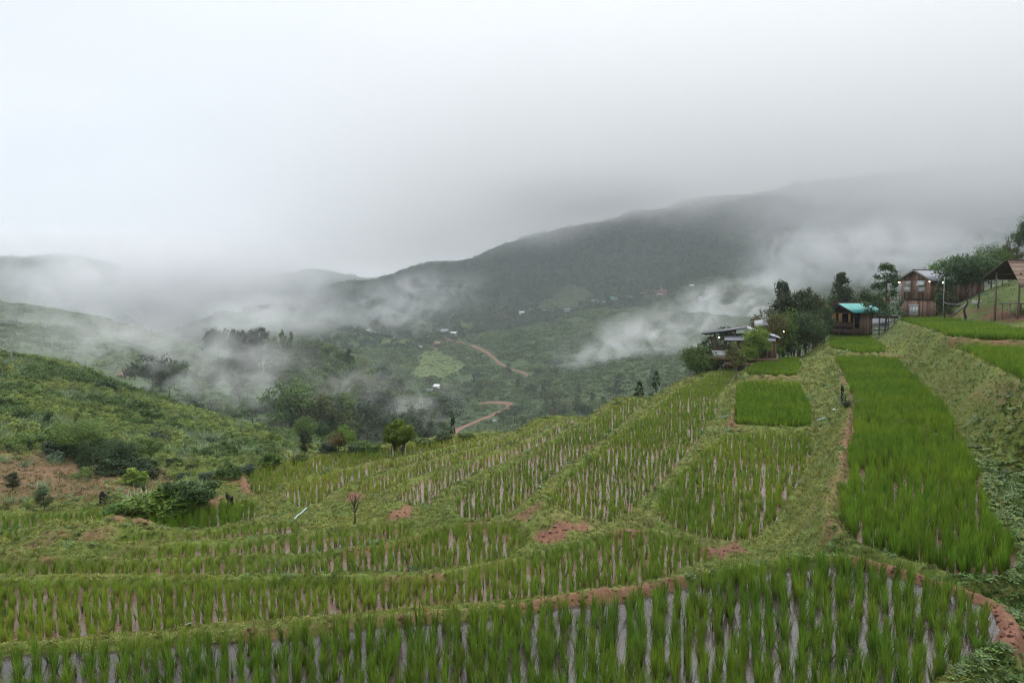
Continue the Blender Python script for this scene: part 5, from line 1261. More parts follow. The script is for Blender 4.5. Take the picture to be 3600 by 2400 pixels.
def dark_roofed_hut():
    c = at_depth(1690, 821, 58); root = empty('dark_roofed_hut', c, -az_of(1690))
    tag(root, 'brown hut on a raised deck under a long dark sloping roof', 'hut')
    gz = -3.4
    dk = MB().box(-2.75, 3.3, -.35, 3.8, -.12, -.03).build('deck', M_DARKWOOD, root)
    for i in range(11): y = -.5 + i * .2; MB().box(-2.8, 3.35, y, y + .18, -.03, .01 + .01 * (i % 2)).build('plank', M_WOOD, dk)
    MB().box(-2.8, 3.35, -.56, -.5, -.2, .0).build('edge_beam', M_WOOD, root)
    lo = MB().box(-.9, 3.3, -1.5, -.6, -.42, -.34).build('lower_deck', M_WOOD, root)
    MB().box(-.9, 3.3, -1.56, -1.5, -.62, -.34).build('edge_beam', M_WOOD, root)
    for x in (-2.6, -1.7, -.8, .2, 1.2, 2.2, 3.1):
        MB().bar((x, -.4, gz), (x, -.4, -.12), .11).build('stilt', M_DARKWOOD, root); MB().bar((x + .2, 2.4, gz), (x + .2, 2.4, -.12), .11).build('stilt', M_DARKWOOD, root)
    sk = MB().box(-.8, 3.2, .1, .16, -2.2, -.15).build('skirt_wall', M_INSHADE, root)
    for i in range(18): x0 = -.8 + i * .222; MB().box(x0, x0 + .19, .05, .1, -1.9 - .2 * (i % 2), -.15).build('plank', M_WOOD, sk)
    wl = MB().box(.05, 3.2, .42, 3.4, 0, 1.75).build('wall', M_DARKWOOD, root)
    for i in range(16): x0 = .05 + i * .197; MB().box(x0, x0 + .18, .36, .42, .01, 1.72).build('plank', M_PLANK, wl)
    for i in range(12): y0 = .45 + i * .24; MB().box(3.2, 3.24, y0, y0 + .22, -.9, 1.8).build('plank', M_PLANK, wl)
    dr = MB().box(1.5, 2.05, .31, .35, .06, 1.3).build('door', M_TAN, root); MB().box(1.96, 2.0, .28, .31, .6, .7).build('handle', M_METAL, dr)
    MB().box(.35, .85, .31, .35, .5, 1.2).build('window', M_TAN, root)
    MB().prism([(.9, -.7, 2.52), (.9, 3.9, 2.52), (-2.85, 3.9, 1.93), (-2.85, -.7, 1.93)], .07).build('roof', M_ROOFDARK, root)
    MB().wave((.9, 3.9, 2.56), (.9, -.7, 2.56), (3.5, -.7, 1.75), (3.5, 3.9, 1.75), 10, .02).build('roof', M_ROOFPALE, root)
    MB().wave((-.95, .3, 2.02), (3.1, .3, 2.02), (3.1, -1.0, 1.52), (-.95, -1.0, 1.52), 22, .022).build('lean_to_roof', M_ROOFPALE, root)
    MB().wave((1.5, 3.4, 3.05), (2.6, 3.4, 3.2), (2.6, 2.4, 2.7), (1.5, 2.4, 2.55), 6, .02).build('back_roof', M_ROOFPALE, root)
    for x, y in ((-1.76, -.2), (-1.76, 2.8), (-.9, 2.8), (-.1, -.2)): MB().bar((x, y, 0), (x, y, 2.0 + (x + 1.76) * .13), .13 if y < 0 else .09).build('post', M_WOOD, root)
    MB().bar((-2.6, -.25, 1.93), (-.0, -.25, 2.3), .09, .12).build('beam', M_DARKWOOD, root)
    for i, z in enumerate((.25, .45, .62)): MB().bar((-1.7, 2.7 - .4 * i, z), (-.1, 2.7 - .4 * i, z), .05, .1).build('rail', M_WOOD, root)
    for p in ((-1.38, -.35, 1.72), (2.25, -.9, 1.28), (-2.6, -.6, -.32)): bulb(root, p, None, .08)
    bx = empty('white_box', root.matrix_basis @ Vector((-1.35, -.25, .02)), -az_of(1690) + R(12))
    tag(bx, 'white tapered box standing on the deck corner of the dark roofed hut', 'box')
    m = MB(); m.add([(-.44, -.26, 0), (.44, -.26, 0), (.44, .26, 0), (-.44, .26, 0), (-.54, -.32, .5), (.54, -.32, .5), (.54, .32, .5), (-.54, .32, .5)], [(3, 2, 1, 0), (0, 1, 5, 4), (1, 2, 6, 5), (2, 3, 7, 6), (3, 0, 4, 7), (4, 5, 6, 7)])
    m.build('body', M_WHITE, bx); MB().box(-.57, .57, -.35, .35, .5, .56).build('lid', M_WHITE, bx)
    ch = empty('deck_chair', root.matrix_basis @ Vector((-.35, 1.6, .01)), .5)
    tag(ch, 'dark chair on the open part of the dark roofed hut deck', 'chair')
    MB().box(-.22, .22, -.22, .22, .42, .47).build('seat', M_DARKWOOD, ch); MB().box(-.22, .22, .18, .22, .47, .95).build('backrest', M_DARKWOOD, ch)
    for sx in (-.19, .19):
        for sy in (-.19, .19): MB().box(sx - .02, sx + .02, sy - .02, sy + .02, 0, .42).build('leg', M_DARKWOOD, ch)
dark_roofed_hut()

def thatched_shelter():
    c = at_depth(2313.7, 717, 62); c.z += .12
    a = az_of(2314); root = empty('thatched_shelter', c, -a + R(35))    # local y runs along the ridge... to the right and away
    root.rotation_euler.z = -a - R(52)
    tag(root, 'open shelter with a shaggy thatched roof and wooden bench at the right edge', 'shelter')
    up = at_depth(2313.7, 598, 62).z - c.z
    L_ = 6.2; rz = up; lz, lw = up - 1.57, 3.0; nz, nw = up - 2.3, 1.65
    for s, w, ez in ((-1, lw, lz), (1, nw, nz)):
        under = MB().prism([(0, -.15, rz - .06), (s * w, -.15, ez - .06), (s * w, L_, ez - .06), (0, L_, rz - .06)], .05 * s).build('roof_frame', M_DARKWOOD, root)
        n = 6
        for k in range(n):
            t0 = k / n; t1 = min(1.06, (k + 1.5) / n); m = MB(); g = random.Random(k + s)
            y = -.25
            while y < L_ + .2:
                wd = g.uniform(.035, .07); tt = t1 + g.uniform(-.07, .05); x0, x1 = s * w * t0, s * w * tt; z0 = rz + (ez - rz) * t0 + .07; z1 = rz + (ez - rz) * tt + .02 + .03 * g.random()
                y1 = y + g.uniform(-.03, .03)
                m.prism([(x0, y, z0), (x0, y + wd, z0), (x1, y1 + wd, z1), (x1, y1, z1)], -.03 * s); y += wd * .8
            m.build('thatch_layer', M_THATCH, root)
    m = MB(); g = random.Random(3)
    for i in range(60): y = -.3 + i * .09; m.bar((-.14, y, rz + .02), (.14, y + .02, rz + .06 + .03 * g.random()), .08, .05)
    m.build('ridge_thatch', M_THATCH, root)
    for x, y in ((-1.9, .3), (.9, .3), (-1.9, 4.4), (.9, 4.4)):
        z0 = -1.0; zt = rz + (lz - rz) * abs(x) / lw if x < 0 else rz + (nz - rz) * x / nw
        MB().tube([(x, y, z0), (x + .02, y, zt * .5), (x, y, zt)], [.10, .09, .08]).build('post', M_BAMBOO, root)
    MB().bar((-2.1, .3, lz + .35), (1.1, .3, lz + .35), .1).build('beam', M_DARKWOOD, root)
    be = MB().box(-1.35, .9, .3, 3.8, .60, .68).build('bench', M_GREYWOOD, root)
    for i in range(8): MB().box(-1.4, .95, .28 + i * .44, .28 + i * .44 + .41, .68, .72).build('plank', M_GREYWOOD, be)
    for x in (-1.2, -.3, .6):
        for y in (.45, 2.2): MB().tube([(x, y, -.8), (x, y, .6)], .06).build('bench_leg', M_BAMBOO, root)
    MB().bar((-1.45, 3.5, 1.0), (.7, 3.5, 1.0), .07).build('rail', M_DARKWOOD, root)
thatched_shelter()

# ------------------------------------------------------------------ far village
def small_house(u, v, wpx, hpx, roof, wall, label, yaw=0, stilts=False, group='village houses on the far slopes', lean=False):
    p = hit(u, v, 200); s = p.y / F; w = wpx * s; h = hpx * s; d = w * .6
    root = empty('village_house', (p.x, p.y, p.z), -az_of(u) + yaw); tag(root, label, 'house', group)
    wh = h * .58; z0 = -h * .5
    wl = MB().box(-w * .42, w * .42, -d * .4, d * .4, h * .18 if stilts else z0, wh).build('wall', wall, root)
    if stilts:
        for x in (-.38, 0, .38):
            for y in (-.34, .34): MB().box(w * x - .1, w * x + .1, d * y - .1, d * y + .1, z0, h * .18).build('post', M_DARKWOOD, root)
    e = wh - h * .02
    if lean:
        MB().prism([(-w * .5, -d * .55, e), (w * .5, -d * .55, e), (w * .5, d * .55, h), (-w * .5, d * .55, h)], .15).build('roof', roof, root)
    else:
        MB().prism([(-w * .5, -d * .55, e), (w * .5, -d * .55, e), (w * .5, 0, h), (-w * .5, 0, h)], .15).build('roof', roof, root)
        MB().prism([(w * .5, d * .55, e), (-w * .5, d * .55, e), (-w * .5, 0, h), (w * .5, 0, h)], .15).build('roof', roof, root)
    dr = MB().box(-w * .06, w * .06, -d * .4 - .08, -d * .4 - .01, (h * .18 if stilts else 0), wh * .8).build('door', M_DARKWOOD, root)
    for x in (-.26, .26):
        MB().box(w * x - w * .06, w * x + w * .06, -d * .4 - .08, -d * .4 - .01, wh * .5, wh * .8).build('window', M_INSHADE, root)
VILLAGE = [
 (845, 764, 10, 8, M_WHITE, M_WHITE, 'small white house at the left end of the far village'), (886, 753, 16, 8, M_ROOFPALE, M_TAN, 'pale roofed house above the small white one'), (873, 757, 13, 8, M_RUSTROOF, M_WOOD, 'brown house left of the pale roofed house'),
 (1014, 768, 30, 12, M_ROOFPALE, M_TAN, 'long grey roofed building at the top of the red road'), (1040, 772, 20, 10, M_WHITE, M_ROOFPALE, 'white building right of the long grey roof'), (1003, 796, 15, 11, M_RUSTROOF, M_WOOD, 'red brown house on the tip of the grassy knoll'),
 (966, 801, 9, 6, M_WHITE, M_TAN, 'tiny pale hut on the slope left of the grassy knoll'), (1152, 732, 18, 8, M_RUSTROOF, M_TAN, 'rusty roofed house low on the village ridge'), (1198, 721, 14, 6, M_WHITE, M_WHITE, 'low white house on the village ridge'),
 (1221, 717, 14, 8, M_RUSTROOF, M_TAN, 'tan house beside the low white one'), (1250, 716, 10, 6, M_ROOFPALE, M_WHITE, 'small pale house left of the larger tan roof'), (1267, 713, 16, 9, M_RUSTROOF, M_TAN, 'larger tan roofed house on the village ridge'),
 (1304, 718, 18, 10, M_ROOFGREY, M_WHITE, 'grey roofed house with white walls on stilts'), (1365, 697, 18, 8, M_ROOFPALE, M_RUSTROOF, 'reddish house under the forest edge'), (1384, 697, 14, 6, M_ROOFPALE, M_TAN, 'curved pale roof house next to the reddish one'),
 (1411, 692, 18, 10, M_TEAL, M_WHITE, 'white house with a greenish roof on the village ridge'), (1446, 688, 16, 8, M_ROOFGREY, M_TAN, 'grey house right of the greenish roof'), (1476, 679, 14, 7, M_RUSTROOF, M_WOOD, 'brown house on the bare upper village ground'),
 (1494, 677, 12, 7, M_ROOFGREY, M_WOOD, 'dark house on the bare upper village ground'), (1515, 680, 16, 6, M_ROOFPALE, M_TAN, 'long pale roof at the mist edge'), (1523, 665, 12, 6, M_WHITE, M_WHITE, 'white house highest on the bare ground'),
 (1589, 659, 9, 5, M_WHITE, M_ROOFPALE, 'tiny white house above the bright high field'), (1624, 674, 14, 7, M_RUSTROOF, M_TAN, 'house fading into the mist right of the high field'), (1615, 688, 22, 6, M_ROOFPALE, M_WHITE, 'long white house fading into the mist'),
 (695, 737, 9, 6, M_WHITE, M_WHITE, 'lonely white shed on the far misty slope'), (1074, 827, 8, 6, M_RUSTROOF, M_TAN, 'little field hut at the right edge of the grassy knoll'),
 (992, 901, 24, 8, M_ROOFPALE, M_WHITE, 'long pale blue roof in the valley trees'), (1002, 894, 16, 11, M_WHITE, M_WHITE, 'white building behind the long roof in the valley'), (1023, 900, 13, 8, M_RUSTROOF, M_TAN, 'tan roof right of the white valley building'),
]
for i, (u, v, w, h, rf, wl, lab) in enumerate(VILLAGE):
    small_house(u, v, w, h, rf, wl, lab, rnd.uniform(-.5, .5), i % 3 == 0, 'valley houses' if v > 880 else 'village houses on the far slopes', i % 4 == 3)
def board_sign():
    p = hit(1136, 972, 200); root = empty('white_board', p, -az_of(1136)); tag(root, 'small white board beside the valley road bend', 'sign')
    MB().box(-1.2, 1.2, -.06, .06, .6, 2.4).build('panel', M_WHITE, root)
    for x in (-1, 1): MB().box(x - .08, x + .08, .07, .2, -.5, 2.4).build('post', M_GREYWOOD, root)
board_sign()
def pale_fence():
    root = None
    for i in range(9):
        p = hit(443 + i * 5, 806 - i * .5, 150)
        if root is None:
            root = empty('pale_fence', p); tag(root, 'row of pale turquoise fence posts on the misty left slope', 'fence'); base = p
        q = p - base; MB().box(q.x - .16, q.x + .16, q.y - .12, q.y + .12, q.z - .4, q.z + 1.5).build('post', M_PALEBLUE if i % 3 else M_WHITE, root)
        if i: MB().bar((q0.x, q0.y, q0.z + 1.0), (q.x, q.y, q.z + 1.0), .08, .12).build('rail', M_PALEBLUE, root)
        q0 = q
pale_fence()

# ------------------------------------------------------------------ poles, pipes, stumps, stones
def utility_pole(u, top, base, label, arm=True, rmin=80, r=.11):
    p = hit(u, base, rmin); h = p.y * (base - top) / F
    root = empty('utility_pole', p, -az_of(u)); tag(root, label, 'utility pole', 'utility poles on the left hill')
    MB().tube([(0, 0, -.5), (0, 0, h)], [r * 1.3, r]).build('pole', M_GREYWOOD, root)
    if arm:
        a = h * .16; MB().bar((-a, 0, h - .35), (a, 0, h - .35), .12, .14).build('crossarm', M_GREYWOOD, root)
        for x in (-a * .9, -a * .35, a * .35, a * .9): MB().tube([(x, 0, h - .28), (x, 0, h - .02)], .06, 6).build('insulator', M_METAL, root)
utility_pole(122, 769, 834, 'tallest wooden utility pole with a crossarm on the left hill')
utility_pole(197, 797, 846, 'second utility pole with a crossarm fading into the mist')
utility_pole(266, 833, 858, 'short thin pole beside the red earth patch', False)
utility_pole(27, 806, 838, 'thin pole near the left edge of the hill', False)
utility_pole(767, 818, 846, 'faint far pole right of the misty spur', True, 150)
def pipe(u0, v0, u1, v1, r, mat, name, label, cat='pipe', lift=.06):
    r *= .65
    a, b = hit(u0, v0), hit(u1, v1); root = empty(name, a); d = b - a; n = 6
    pts = [(d.x * t, d.y * t, (a.z + d.z * t) * 0 + max(H(a.x + d.x * t, a.y + d.y * t) - a.z, d.z * t) + lift) for t in np.linspace(0, 1, n)]
    o = MB().tube(pts, r, 8).build('pipe_wall', mat, root)
    MB().tube([pts[-1], tuple(np.array(pts[-1]) + (np.array(pts[-1]) - np.array(pts[-2])) * .12)], r * 1.25, 8).build('socket', mat, root)
    tag(root, label, cat)
pipe(670, 1203, 703, 1172, .035, M_PALEBLUE, 'water_pipe', 'pale blue pipe lying down the grassy bank by the thin strip paddy')
pipe(1655, 961, 1673, 956, .04, M_PALEBLUE, 'water_pipe', 'short white pipe end on the bund left of the dense middle paddy')
pipe(1876, 968, 1895, 962, .035, M_PALEBLUE, 'water_pipe', 'short white pipe sticking from the ridge beside the long right paddy')
pipe(2229, 684, 2272, 675, .05, M_BLUE, 'blue_pipe', 'long blue pipe lying on the grass mound right of the wooden house')
def board(u0, v0, u1, v1, w, mat, label, name='timber_board'):
    a, b = hit(u0, v0), hit(u1, v1); root = empty(name, a); d = b - a
    MB().bar((0, 0, .08), (d.x, d.y, d.z + .12), w, .05).build('plank', mat, root); tag(root, label, 'board')
board(2185, 728, 2224, 697, .22, M_GREYWOOD, 'grey plank leaning down the grass mound')
board(2130, 716, 2205, 703, .2, M_WOOD, 'reddish board lying along the foot of the wooden house')
board(2150, 712, 2198, 699, .18, M_PLANK, 'second brown board on the pile beside the wooden house')
board(2160, 706, 2180, 703, .2, M_WOOD, 'short board on top of the pile beside the wooden house')
def sack():
    p = hit(2243, 700); root = empty('white_sheet', p, -az_of(2243)); tag(root, 'crumpled white sheet lying on the grass mound', 'sheet')
    V, Q = [], []
    for j in range(5):
        for i in range(9): V.append((-.45 + i * .12, .05 * math.sin(i * 1.9 + j), .02 + j * .1 + .05 * math.sin(i * 1.3)))
    for j in range(4):
        for i in range(8): Q.append((j * 9 + i, j * 9 + i + 1, (j + 1) * 9 + i + 1, (j + 1) * 9 + i))
    o = link('cloth', mesh_np('cloth', V, Q=Q, mats=[M_WHITE], smooth=True), root)
    md = o.modifiers.new('thickness', 'SOLIDIFY'); md.thickness = .03
sack()
def lamp_post():
    p = at_depth(2166.6, 706, 63); p.z = H(p.x, p.y); h = at_depth(2166.6, 638, 63).z - p.z
    root = empty('lamp_post', p); tag(root, 'thin lamp post with a white bulb in front of the wooden house', 'lamp post')
    MB().tube([(0, 0, -.3), (0, 0, h)], .028).build('pole', M_METAL, root); MB().bar((0, 0, h - .3), (-.2, -.1, h - .3), .04).build('bracket', M_METAL, root)
    MB().ball((-.2, -.12, h - .45), .065).build('bulb', M_BULBW, root, True); MB().ball((0, 0, h - .02), .06).build('cap', M_WHITE, root, True)
    q = at_depth(2222, 692, 60); q.z = max(q.z, H(q.x, q.y)); d = q - p
    pts = [(d.x * t, d.y * t, (h * .48) * (1 - t) + d.z * t - 1.0 * t * (1 - t)) for t in np.linspace(0, 1, 12)]
    o = MB().tube(pts, .018, 5).build('cable', M_METAL); o.location = p; tag(o, 'pale cable sagging from the lamp post to the grass mound', 'cable')
lamp_post()
def free_lamp(u, v, depth, label):
    p = at_depth(u, v, depth); g = H(p.x, p.y); root = empty('garden_lamp', (p.x, p.y, g)); tag(root, label, 'lamp')
    h = p.z - g; MB().tube([(0, 0, -.2), (0, 0, h)], .03).build('pole', M_DARKWOOD, root); MB().ball((0, 0, h + .04), .05).build('bulb', M_BULB, root, True)
free_lamp(1800, 762.5, 62, 'lit lamp on a thin pole among the dark tree trunks')
def stump(u, top, base, label, name, lean=0, r=.13, mat=BURNT):
    p = hit(u, base); h = p.y * (base - top) / F; root = empty(name, p, rnd.uniform(0, 6)); tag(root, label, 'stump')
    MB().tube([(0, 0, -.1), (.02, 0, h * .35), (lean * .6, .02, h * .75), (lean, 0, h)], [r * 1.25, r, r * .8, r * .28], 8).build('trunk', mat, root)
    MB().tube([(0, 0, h * .3), (-r * 1.1, .03, h * .62), (-r * 1.2, .03, h * .86)], [r * .6, r * .5, r * .15], 6).build('snag', mat, root)
    for k in range(4): a = k * 1.6; MB().tube([(0, 0, .08), (math.cos(a) * r * 2.2, math.sin(a) * r * 2.2, -.05)], [r * .5, r * .15], 5).build('root', mat, root)
stump(238, 1127, 1157, 'black burnt stump at the foot of the brown slope', 'burnt_stump', .05, .11)
stump(530, 1136, 1160, 'charred branching stump on the bank beside the outermost paddy', 'burnt_stump', .2, .09)
stump(1935, 882, 922, 'charred stake standing in the spiky plant on the ridge', 'burnt_stake', .06, .06)
def spiky():
    p = hit(1943, 936); root = empty('spiky_plant', p); tag(root, 'dark spiky plant with long leaves on the ridge beside the long right paddy', 'plant')
    g = np.random.default_rng(5); V, Q, A = [], [], []
    for i in range(70):
        a = g.uniform(0, 6.28); l = g.uniform(.6, 1.5); w = .03; up = g.uniform(.35, 1.0); b = len(V)
        for t in (0, .35, .7, 1): 
            rr = l * t * (1 - up * .6); z = l * up * (t - .45 * t * t) ; x, y = rr * math.cos(a), rr * math.sin(a); ww = w * (1 - t * .95)
            V += [(x - math.sin(a) * ww, y + math.cos(a) * ww, z), (x + math.sin(a) * ww, y - math.cos(a) * ww, z)]; A += [g.random() * .6] * 2
        Q += [(b + 2 * k, b + 2 * k + 1, b + 2 * k + 3, b + 2 * k + 2) for k in range(3)]
    link('leaves', mesh_np('leaves', V, Q=Q, attrs={'lf': ('FLOAT', A)}, mats=[LEAF['dark']]), root)
    MB().tube([(0, 0, -.1), (0, 0, .3)], [.09, .06]).build('stem', BARK, root)
spiky()
def dry_sapling():
    p = hit(815, 1204); h = p.y * (1204 - 1128) / F; root = empty('dry_sapling', p); tag(root, 'bare dry sapling with thin upright twigs in front of the fan paddies', 'sapling')
    MB().tube([(0, 0, -.1), (.01, 0, h * .3), (-.02, 0, h * .6)], [.028, .022, .016], 6).build('stem', BARK, root)
    g = random.Random(4)
    for k in range(14):
        z = h * g.uniform(.28, .62); a = g.uniform(0, 6.28); l = h * g.uniform(.25, .5)
        MB().tube([(0, 0, z), (math.cos(a) * l * .25, math.sin(a) * l * .25, z + l * .5), (math.cos(a) * l * .38, math.sin(a) * l * .38, z + l)], [.011, .009, .005], 4).build('twig', BARK, root)
dry_sapling()
def stone(u, v, r, label, mat=None, flat=.55):
    r *= .42; p = hit(u, v); g = np.random.default_rng(int(u * 7 + v)); V, Q = [], []; nu, nv = 9, 6; k = g.uniform(.75, 1.2, (nv + 1, nu))
    for j in range(nv + 1):
        for i in range(nu):
            t = math.pi * j / nv; q = 2 * math.pi * i / nu; kk = k[j, i] if 0 < j < nv else 1
            V.append((r * 1.3 * kk * math.sin(t) * math.cos(q), r * kk * math.sin(t) * math.sin(q), r * flat * kk * math.cos(t) + r * .2))
    for j in range(nv):
        for i in range(nu): Q.append((j * nu + i, (j + 1) * nu + i, (j + 1) * nu + (i + 1) % nu, j * nu + (i + 1) % nu))
    o = link('stone', mesh_np('stone', V, Q=Q, mats=[mat or M_STONE])); o.location = p; o.rotation_euler = (0, 0, g.uniform(0, 6)); tag(o, label, 'stone')
stone(1217, 1193, .11, 'tan stone on the grassy shoulder of the red earth mound')
stone(1264, 1222, .12, 'earth clod on the left face of the red earth mound'); stone(1274, 1211, .10, 'reddish stone at the top of the red earth mound'); stone(1300, 1216, .09, 'small clod on the right side of the red earth mound')
stone(1286, 1204, .08, 'smallest clod along the rim of the red earth mound')
stone(1443, 1222, .2, 'flat pale slab in the bund right of the red earth mound', None, .35); stone(1485, 1206, .10, 'pale stone on the bund beside the streaky paddy', None, .4)
stone(1918, 942, .22, 'white crumpled rag at the foot of the spiky plant', M_WHITE, .6); stone(707, 1203, .09, 'pale stone on the bank below the blue pipe'); stone(556, 1162, .14, 'flat pale scrap beside the charred stump', M_FRAMEW, .2)
stone(1872, 925, .10, 'grey stone on the ridge left of the rag')
def litter():
    for i, (u, v) in enumerate(((433, 1440), (1015, 1338))):
        p = hit(u, v); o = link('fallen_leaf', mesh_np('fallen_leaf', [(-.05, -.015, 0), (.01, -.03, .02), (.06, 0, .03), (.01, .03, .02), (-.05, .01, 0)], Q=[(0, 1, 3, 4)], T=[(1, 2, 3)], mats=[M_PALEBLUE if i == 0 else M_STONE])); o.location = p + Vector((0, 0, .05))
        tag(o, ('pale scrap on the bund behind the front paddy', 'dry leaf on the second bund')[i], 'scrap')
litter()

# ------------------------------------------------------------------ the air: haze and drifting mist
def build_air():
    m, nt, out = new_mat('haze')
    v = nt.nodes.new('ShaderNodeVolumePrincipled'); v.inputs['Density'].default_value = .00022
    v.inputs['Color'].default_value = (.88, .94, 1.0, 1); v.inputs['Anisotropy'].default_value = .1
    nt.links.new(v.outputs[0], out.inputs['Volume'])
    x, z0, z1 = 3500, -110, 1020
    V = [(sx * x, sy * x, z) for z in (z0, z1) for sx, sy in ((-1, -1), (1, -1), (1, 1), (-1, 1))]
    o = link('haze', mesh_np('haze', V, Q=[(3, 2, 1, 0), (4, 5, 6, 7), (0, 1, 5, 4), (1, 2, 6, 5), (2, 3, 7, 6), (3, 0, 4, 7)], mats=[m]))
    tag(o, 'pale even haze lying over the whole valley', 'haze', kind='stuff')
def mist(u, v, depth, ax, dens, scale, label, contrast=(.38, .68), seed=0, tilt=0):
    m, nt, out = new_mat('mist')
    N, L = nt.nodes, nt.links
    tc = N.new('ShaderNodeTexCoord')
    ln = N.new('ShaderNodeVectorMath'); ln.operation = 'LENGTH'; L.new(tc.outputs['Object'], ln.inputs[0])
    fo = N.new('ShaderNodeMapRange'); fo.interpolation_type = 'SMOOTHERSTEP'
    fo.inputs[1].default_value = .95; fo.inputs[2].default_value = .15; L.new(ln.outputs['Value'], fo.inputs[0])
    mp = N.new('ShaderNodeMapping'); mp.inputs['Scale'].default_value = (ax[0] / scale, ax[1] / scale, ax[2] / scale * 1.3); mp.inputs['Location'].default_value = (seed * 3.7, seed * 1.3, seed)
    L.new(tc.outputs['Object'], mp.inputs[0])
    n = N.new('ShaderNodeTexNoise'); n.inputs['Scale'].default_value = 1; n.inputs['Detail'].default_value = 6; n.inputs['Roughness'].default_value = .63; n.inputs['Distortion'].default_value = 1.2
    L.new(mp.outputs[0], n.inputs[0])
    cr = N.new('ShaderNodeMapRange'); cr.interpolation_type = 'SMOOTHSTEP'; cr.inputs[1].default_value = contrast[0]; cr.inputs[2].default_value = contrast[1]; L.new(n.outputs[0], cr.inputs[0])
    mu = N.new('ShaderNodeMath'); mu.operation = 'MULTIPLY'; L.new(fo.outputs[0], mu.inputs[0]); L.new(cr.outputs[0], mu.inputs[1])
    mu2 = N.new('ShaderNodeMath'); mu2.operation = 'MULTIPLY'; L.new(mu.outputs[0], mu2.inputs[0]); mu2.inputs[1].default_value = dens
    vp = N.new('ShaderNodeVolumePrincipled'); vp.inputs['Color'].default_value = (.97, .975, .985, 1); L.new(mu2.outputs[0], vp.inputs['Density'])
    L.new(vp.outputs[0], out.inputs['Volume'])
    V, Q = [], []
    nu, nv = 20, 10
    for j in range(nv + 1):
        for i in range(nu):
            t = math.pi * j / nv; p = 2 * math.pi * i / nu
            V.append((math.sin(t) * math.cos(p), math.sin(t) * math.sin(p), math.cos(t)))
    for j in range(nv):
        for i in range(nu): Q.append((j * nu + i, (j + 1) * nu + i, (j + 1) * nu + (i + 1) % nu, j * nu + (i + 1) % nu))
    o = link('mist', mesh_np('mist', V, Q=Q, mats=[m]))
    o.location = at_depth(u, v, depth); o.scale = ax; o.rotation_euler = (0, tilt, -math.atan2(u - CX, F))
    tag(o, label, 'mist', kind='stuff')
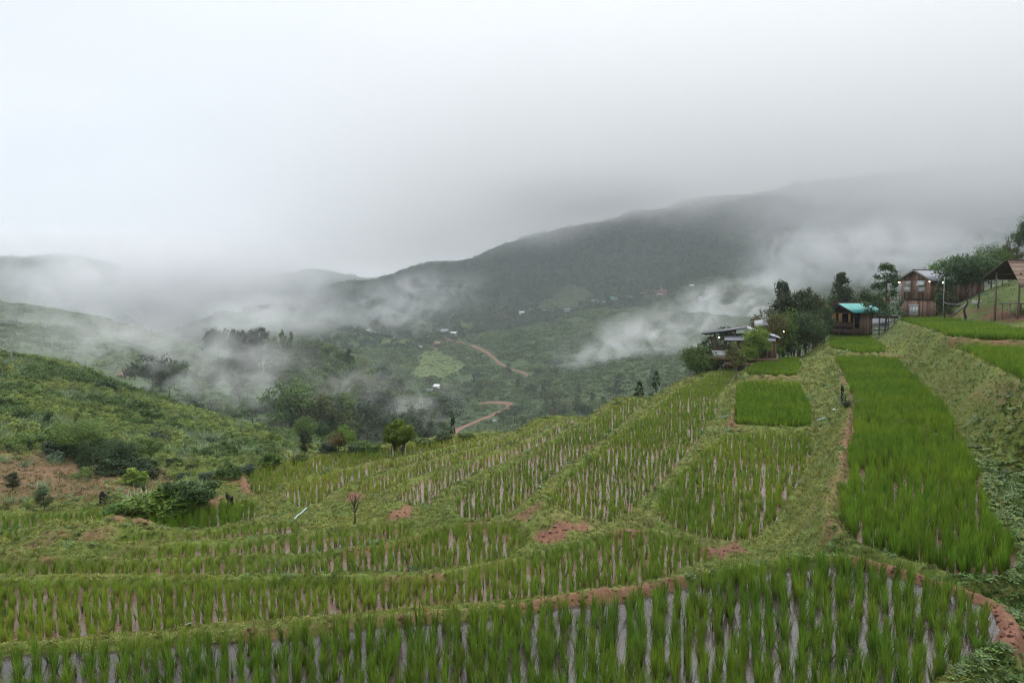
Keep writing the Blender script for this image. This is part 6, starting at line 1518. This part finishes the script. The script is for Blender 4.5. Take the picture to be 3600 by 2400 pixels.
def cloud_deck():
    m, nt, out = new_mat('cloud_deck'); N, L = nt.nodes, nt.links
    tc = N.new('ShaderNodeTexCoord'); sp = N.new('ShaderNodeSeparateXYZ'); L.new(tc.outputs['Object'], sp.inputs[0])
    n = N.new('ShaderNodeTexNoise'); n.inputs['Scale'].default_value = 1 / 130; n.inputs['Detail'].default_value = 4; n.inputs['Roughness'].default_value = .58; n.inputs['Distortion'].default_value = .7
    L.new(tc.outputs['Object'], n.inputs[0])
    def ma(op, a, b):
        x = N.new('ShaderNodeMath'); x.operation = op
        for i, v in enumerate((a, b)):
            if isinstance(v, (int, float)): x.inputs[i].default_value = v
            else: L.new(v, x.inputs[i])
        return x.outputs[0]
    def fade(src, lo, hi):
        r = N.new('ShaderNodeMapRange'); r.interpolation_type = 'SMOOTHSTEP'; r.inputs[1].default_value = lo; r.inputs[2].default_value = hi; L.new(src, r.inputs[0]); return r.outputs[0]
    base = ma('SUBTRACT', ma('ADD', ma('MULTIPLY', ma('MINIMUM', sp.outputs[0], 430), .15), 92), ma('MULTIPLY', ma('MAXIMUM', ma('SUBTRACT', sp.outputs[0], 470), 0), .22))             # cloud base climbs with the ridge
    rel = ma('SUBTRACT', sp.outputs[2], ma('ADD', base, ma('MULTIPLY', ma('SUBTRACT', n.outputs[0], .5), 150)))
    d = fade(rel, -20, 75)
    ln = N.new('ShaderNodeVectorMath'); ln.operation = 'LENGTH'; L.new(tc.outputs['Object'], ln.inputs[0])
    for src, lo, hi in ((sp.outputs[2], 960, 380), (sp.outputs[0], -760, 60), (ln.outputs['Value'], 900, 1180), (sp.outputs[1], 2350, 2000)):
        d = ma('MULTIPLY', d, fade(src, lo, hi))
    vp = N.new('ShaderNodeVolumePrincipled'); vp.inputs['Color'].default_value = (.997, .998, 1.0, 1); L.new(ma('MULTIPLY', d, .0029), vp.inputs['Density'])
    L.new(vp.outputs[0], out.inputs['Volume'])
    x0, x1, y0, y1, z0, z1 = -800, 2600, 720, 2360, 10, 980
    V = [(x, y, z) for z in (z0, z1) for x, y in ((x0, y0), (x1, y0), (x1, y1), (x0, y1))]
    m.cycles.volume_step_rate = 1.6
    o = link('cloud', mesh_np('cloud', V, Q=[(3, 2, 1, 0), (4, 5, 6, 7), (0, 1, 5, 4), (1, 2, 6, 5), (2, 3, 7, 6), (3, 0, 4, 7)], mats=[m]))
    tag(o, 'low grey cloud deck swallowing the top of the forested mountain', 'cloud', kind='stuff')
def build_mist():
    cloud_deck()
    mist(1330, 440, 1430, (330, 240, 75), .012, 90, 'low cloud touching the ridge of the mountain', (.25, .52), 2)
    mist(2330, 520, 1000, (360, 260, 135), .012, 120, 'grey cloud behind the wooden house hiding the mountain', (.22, .5), 3)
    mist(2080, 485, 1120, (430, 150, 105), .014, 100, 'pale cloud lying on the right shoulder of the mountain', (.24, .5), 17)
    mist(2000, 590, 860, (230, 120, 76), .022, 55, 'thick drifting mist over the mountain slope left of the wooden house', (.38, .60), 4)
    mist(1500, 790, 500, (105, 50, 38), .034, 28, 'wisp of mist lying across the middle hill', (.44, .62), 5, -.25)
    mist(1680, 700, 640, (115, 60, 40), .03, 32, 'upper wisp of mist on the middle hill', (.43, .62), 6, -.25)
    mist(930, 700, 800, (140, 80, 55), .018, 40, 'mist drifting in front of the far village slope', (.43, .63), 7, -.2)
    mist(420, 655, 950, (290, 220, 92), .03, 70, 'dense white mist filling the far valley', (.36, .56), 8)
    mist(630, 900, 165, (34, 12, 14), .05, 10, 'mist rising through the wood on the spur', (.46, .66), 9, -.3)
    mist(925, 958, 172, (24, 10, 12), .05, 8, 'small mist patch left of the valley road', (.42, .62), 10, -.3)
    mist(340, 795, 190, (62, 18, 13), .05, 15, 'thin mist over the left hill foot', (.40, .62), 11, .1)
    mist(120, 745, 290, (80, 26, 18), .03, 22, 'thin mist on the left hill', (.42, .64), 12, .1)
    mist(160, 560, 2200, (800, 300, 85), .004, 170, 'low cloud over the farthest mountains', (.25, .5), 13)
    mist(600, 728, 520, (100, 60, 26), .024, 30, 'mist lying behind the skyline trees of the spur', (.38, .6), 14)
    mist(790, 925, 170, (26, 10, 12), .045, 9, 'torn wisp of mist in front of the conical tree', (.45, .62), 15, -.5)
    mist(480, 855, 175, (34, 12, 11), .045, 11, 'torn wisp of mist below the skyline trees', (.43, .62), 16, -.2)
build_air(); build_mist()
